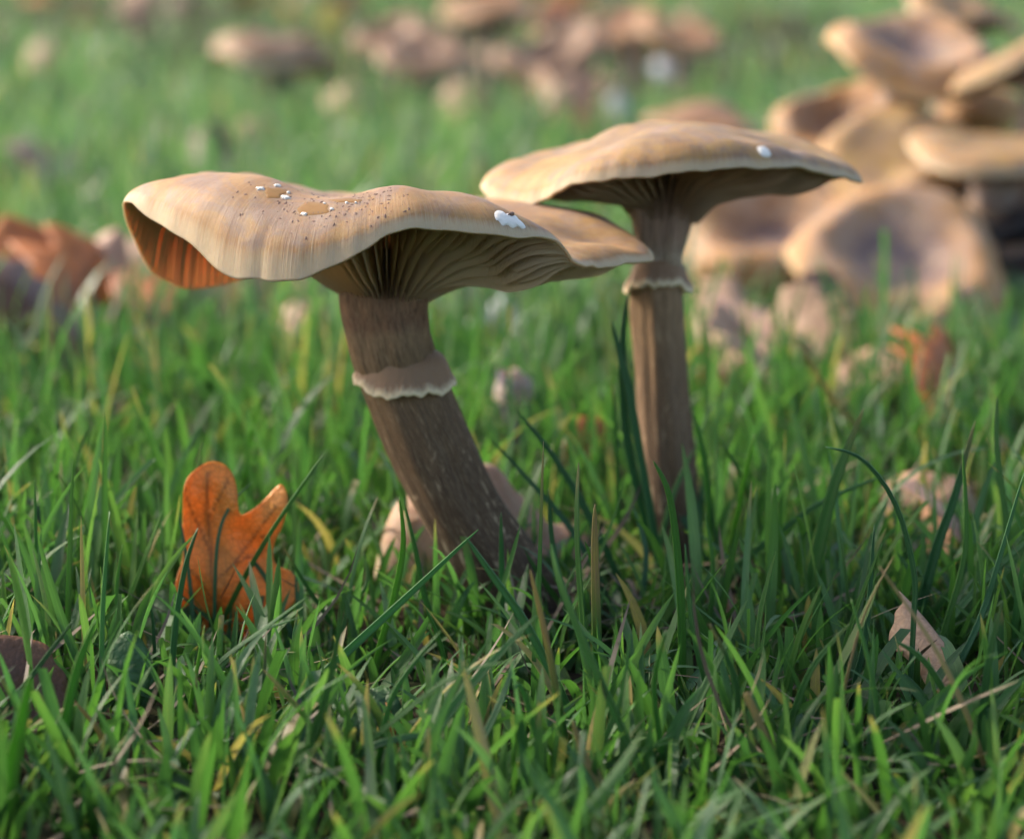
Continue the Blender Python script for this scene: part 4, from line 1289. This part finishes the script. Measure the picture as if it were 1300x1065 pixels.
# ------------------------------------------------------------------ the lawn
def lawn(name, base, length, width, lean, bend, head, nseg, cross, mat, cut=None, thick=False):
    n = len(base)
    t = np.linspace(0, 1, nseg + 1)
    phi = lean[:, None] + bend[:, None] * t[None] ** 1.4
    st = length[:, None] / nseg
    dx, dz = np.sin(phi) * st, np.cos(phi) * st
    rx = np.concatenate([np.zeros((n, 1)), np.cumsum((dx[:, 1:] + dx[:, :-1]) / 2, 1)], 1)
    rz = np.concatenate([np.zeros((n, 1)), np.cumsum((dz[:, 1:] + dz[:, :-1]) / 2, 1)], 1)
    hd = np.stack([np.cos(head), np.sin(head)], 1)
    c = np.empty((n, nseg + 1, 3))
    c[..., 0] = base[:, None, 0] + rx * hd[:, None, 0]
    c[..., 1] = base[:, None, 1] + rx * hd[:, None, 1]
    c[..., 2] = base[:, None, 2] + rz
    tw = RNG.normal(0, .9, n)[:, None] + RNG.normal(0, .7, n)[:, None] * t[None]
    hp = head[:, None] + tw
    side = np.stack([-np.sin(hp), np.cos(hp), np.zeros_like(hp)], -1)
    prof = np.interp(t, [0, .2, .5, .75, .9, 1], [.7, .95, 1, .78, .45, .04])[None].repeat(n, 0)
    if cut is not None:
        pc = np.interp(t, [0, .2, .6, 1], [.7, .95, 1, .8])
        prof[cut] = pc
    W = width[:, None] * .5 * prof
    q = RNG.random(n)
    us = np.linspace(-1, 1, cross)
    nr = np.stack([np.cos(hp), np.sin(hp), -.3 * np.ones_like(hp)], -1)
    cols = [c + side * (W * u)[..., None] + nr * (W * .30 * (1 - abs(u)))[..., None] for u in us]
    V = np.stack(cols, 1)                     # n,cross,nseg+1,3
    rad = np.empty(V.shape, np.float32)
    rad[..., 0] = us[None, :, None]
    rad[..., 1] = t[None, None]
    rad[..., 2] = q[:, None, None]
    fb = grid_faces(cross, nseg + 1, False)
    Fc = (fb[None] + (np.arange(n) * cross * (nseg + 1))[:, None, None]).reshape(-1, 4)
    V = V.reshape(-1, 3)
    me = bpy.data.meshes.new(name)
    me.vertices.add(len(V))
    me.vertices.foreach_set('co', V.astype(np.float32).ravel())
    me.loops.add(Fc.size)
    me.loops.foreach_set('vertex_index', Fc.astype(np.int32).ravel())
    me.polygons.add(len(Fc))
    me.polygons.foreach_set('loop_start', np.arange(0, Fc.size, 4, dtype=np.int32))
    me.polygons.foreach_set('use_smooth', np.ones(len(Fc), bool))
    a = me.attributes.new('rad', 'FLOAT_VECTOR', 'POINT')
    a.data.foreach_set('vector', rad.ravel())
    me.update(calc_edges=True)
    me.materials.append(mat)
    o = bpy.data.objects.new(name, me)
    COL.objects.link(o)
    return o


def scatter(n, y0, y1, half0, halfk, clump=.5):
    """points in the wedge in front of the camera, partly in tufts"""
    y = np.sqrt(RNG.uniform(y0 ** 2, y1 ** 2, n))
    x = RNG.uniform(-1, 1, n) * (half0 + halfk * y)
    nt_ = max(4, n // 14)
    ty = np.sqrt(RNG.uniform(y0 ** 2, y1 ** 2, nt_))
    tx = RNG.uniform(-1, 1, nt_) * (half0 + halfk * ty)
    pick = RNG.random(n) < clump
    k_ = RNG.integers(0, nt_, n)
    sp = .0035 + .004 * y
    x = np.where(pick, tx[k_] + RNG.normal(0, 1, n) * sp, x)
    y = np.where(pick, ty[k_] + RNG.normal(0, 1, n) * sp, y)
    return x, y


def keep_clear(x, y, spots):
    m = np.ones(len(x), bool)
    for cx, cy, r_ in spots:
        m &= np.hypot(x - cx, y - cy) > r_
    return m


CLEAR = [(base1[0], base1[1], .0085), (base1[0] - .004, base1[1], .0085), (base2[0], base2[1], .0065), (b[0], b[1], .002)]
for q in FM:
    if q.get('base'):
        CLEAR.append((q['base'][0], q['base'][1], .006))

# near lawn
x, y = scatter(8600, .300, .64, .045, .26, .6)
m = keep_clear(x, y, CLEAR)
x, y = x[m], y[m]
n = len(x)
Ln = RNG.gamma(5, .0036, n) * np.interp(y, [.27, .33, .38, .45, .5, .64], [.48, .52, .58, .80, 1.05, 1.1])
# shorter right in front of the two stems and the leaf
fr = (np.abs(x + .010) < .040) & (y > .36) & (y < .45)
Ln = np.where(fr, Ln * .72, Ln)
Ln = np.where((np.abs(x / y - .068) < .014) & (y > .36) & (y < .45), Ln * .55, Ln)
Ln = np.clip(Ln, .005, .042)
Wn = np.clip(RNG.normal(.0015, .0004, n), .0006, .0026)
o = lawn('grass', np.stack([x, y, gz(x, y) - .001], 1), Ln, Wn, np.abs(RNG.normal(.12, .22, n)), RNG.normal(.45, .5, n), RNG.uniform(0, 6.28, n), 9, 3, M['grass_near'], cut=RNG.random(n) < .12)
tag(o, 'short green lawn grass around the mushroom stems', 'grass', kind='stuff')
x, y = scatter(1500, .285, .43, .05, .26, .4)
m = keep_clear(x, y, CLEAR)
x, y = x[m], y[m]
n = len(x)
o = lawn('grass', np.stack([x, y, gz(x, y) - .001], 1), np.clip(RNG.gamma(9, .0024, n) * np.interp(y, [.285, .33, .40], [.6, .8, .85]), .006, .036), np.clip(RNG.normal(.0017, .0004, n), .0008, .0027), np.abs(RNG.normal(.55, .3, n)), RNG.normal(.55, .4, n), RNG.uniform(0, 6.28, n), 10, 3, M['grass_near'], cut=RNG.random(n) < .08)
tag(o, 'longer leaning lawn grass in front of the two stems', 'grass', kind='stuff')
x, y = scatter(900, .265, .335, .05, .26, .5)
n = len(x)
o = lawn('grass', np.stack([x, y, gz(x, y) - .001], 1), np.clip(RNG.gamma(8, .0018, n), .006, .024), np.clip(RNG.normal(.0015, .0004, n), .0008, .0024), np.abs(RNG.normal(.4, .3, n)), RNG.normal(.5, .4, n), RNG.uniform(0, 6.28, n), 9, 3, M['grass_near'], cut=RNG.random(n) < .1)
tag(o, 'short matted lawn grass below the weeds and the rusty leaf', 'grass', kind='stuff')
# taller upright blades to either side
x, y = scatter(1500, .32, .47, .05, .26, .55)
m = keep_clear(x, y, CLEAR) & ((x > .030) | (x < -.060) | (y < .350)) & (np.abs(x / y - .169) > .02) & (np.abs(x / y - .066) > .014)
x, y = x[m], y[m]
n = len(x)
o = lawn('grass', np.stack([x, y, gz(x, y) - .001], 1), np.clip(RNG.gamma(14, .0019, n) * np.interp(y, [.32, .35, .40], [.55, .72, 1.0]), .010, .042), np.clip(RNG.normal(.0014, .0004, n), .0007, .0024), np.abs(RNG.normal(.12, .18, n)), RNG.normal(.40, .4, n), RNG.uniform(0, 6.28, n), 10, 3, M['grass_near'], cut=RNG.random(n) < .06)
tag(o, 'taller upright lawn grass to either side of the two stems', 'grass', kind='stuff')
# middle lawn
x, y = scatter(17000, .62, 1.5, .06, .26, .5)
m = keep_clear(x, y, CLEAR)
x, y = x[m], y[m]
n = len(x)
Ln = np.clip(RNG.gamma(6, .0040, n), .008, .05)
cl = (x / y > .075) & (y < .86)
Ln = np.where(cl, Ln * .55, Ln)
o = lawn('grass', np.stack([x, y, gz(x, y) - .001], 1), Ln, np.clip(RNG.normal(.0022, .0006, n), .001, .004), np.abs(RNG.normal(.15, .25, n)), RNG.normal(.5, .5, n), RNG.uniform(0, 6.28, n), 6, 2, M['grass_far'])
tag(o, 'lawn grass around the mushroom cluster and the scattered leaves', 'grass', kind='stuff')
# far lawn, with bare dark places round the far mushrooms
def bare(x, y):
    r = np.zeros(len(x), bool)
    for px, py, wx, wy in [(705, 100, .15, .55), (705, 60, .20, .9), (545, 80, .10, .5), (545, 50, .14, .7), (420, 45, .12, .8), (160, 20, .30, 1.3), (850, 30, .20, 1.0), (620, 15, .3, 1.0), (20, 215, .05, .10), (990, 460, .035, .05)]:
        q = G(px, py)
        r |= ((x - q[0]) / wx) ** 2 + ((y - q[1]) / wy) ** 2 < 1 + .35 * np.sin(x * 23 + y * 9)
    return r


x, y = scatter(52000, 1.45, 6.5, .1, .27, .6)
pat = np.sin(x * 5.1 + 1.2) * np.cos(y * 3.7) + .6 * np.sin(x * 11 + y * 7)
m = (RNG.random(len(x)) < np.interp(pat, [-1.2, 0, 1], [.45, .9, 1])) & ~((RNG.random(len(x)) < .80) & bare(x, y))
x, y = x[m], y[m]
n = len(x)
Ln = np.clip(RNG.gamma(6, .0040, n), .010, .045)
o = lawn('grass', np.stack([x, y, gz(x, y) - .001], 1), Ln, np.clip(RNG.normal(.0042, .001, n), .002, .007), np.abs(RNG.normal(.2, .3, n)), RNG.normal(.5, .5, n), RNG.uniform(0, 6.28, n), 4, 2, M['grass_far'])
tag(o, 'lawn grass stretching away to the far mushrooms', 'grass', kind='stuff')
# dead straw and thatch between the blades
x, y = scatter(1500, .30, .62, .04, .26, .3)
n = len(x)
o = lawn('dead_grass', np.stack([x, y, gz(x, y) + RNG.uniform(.0005, .006, n)], 1), RNG.uniform(.006, .030, n), RNG.uniform(.0003, .0010, n), RNG.normal(1.35, .25, n), RNG.normal(0, .5, n), RNG.uniform(0, 6.28, n), 6, 2, M['straw'])
tag(o, 'dead straw lying between the grass blades', 'dead grass', kind='stuff')
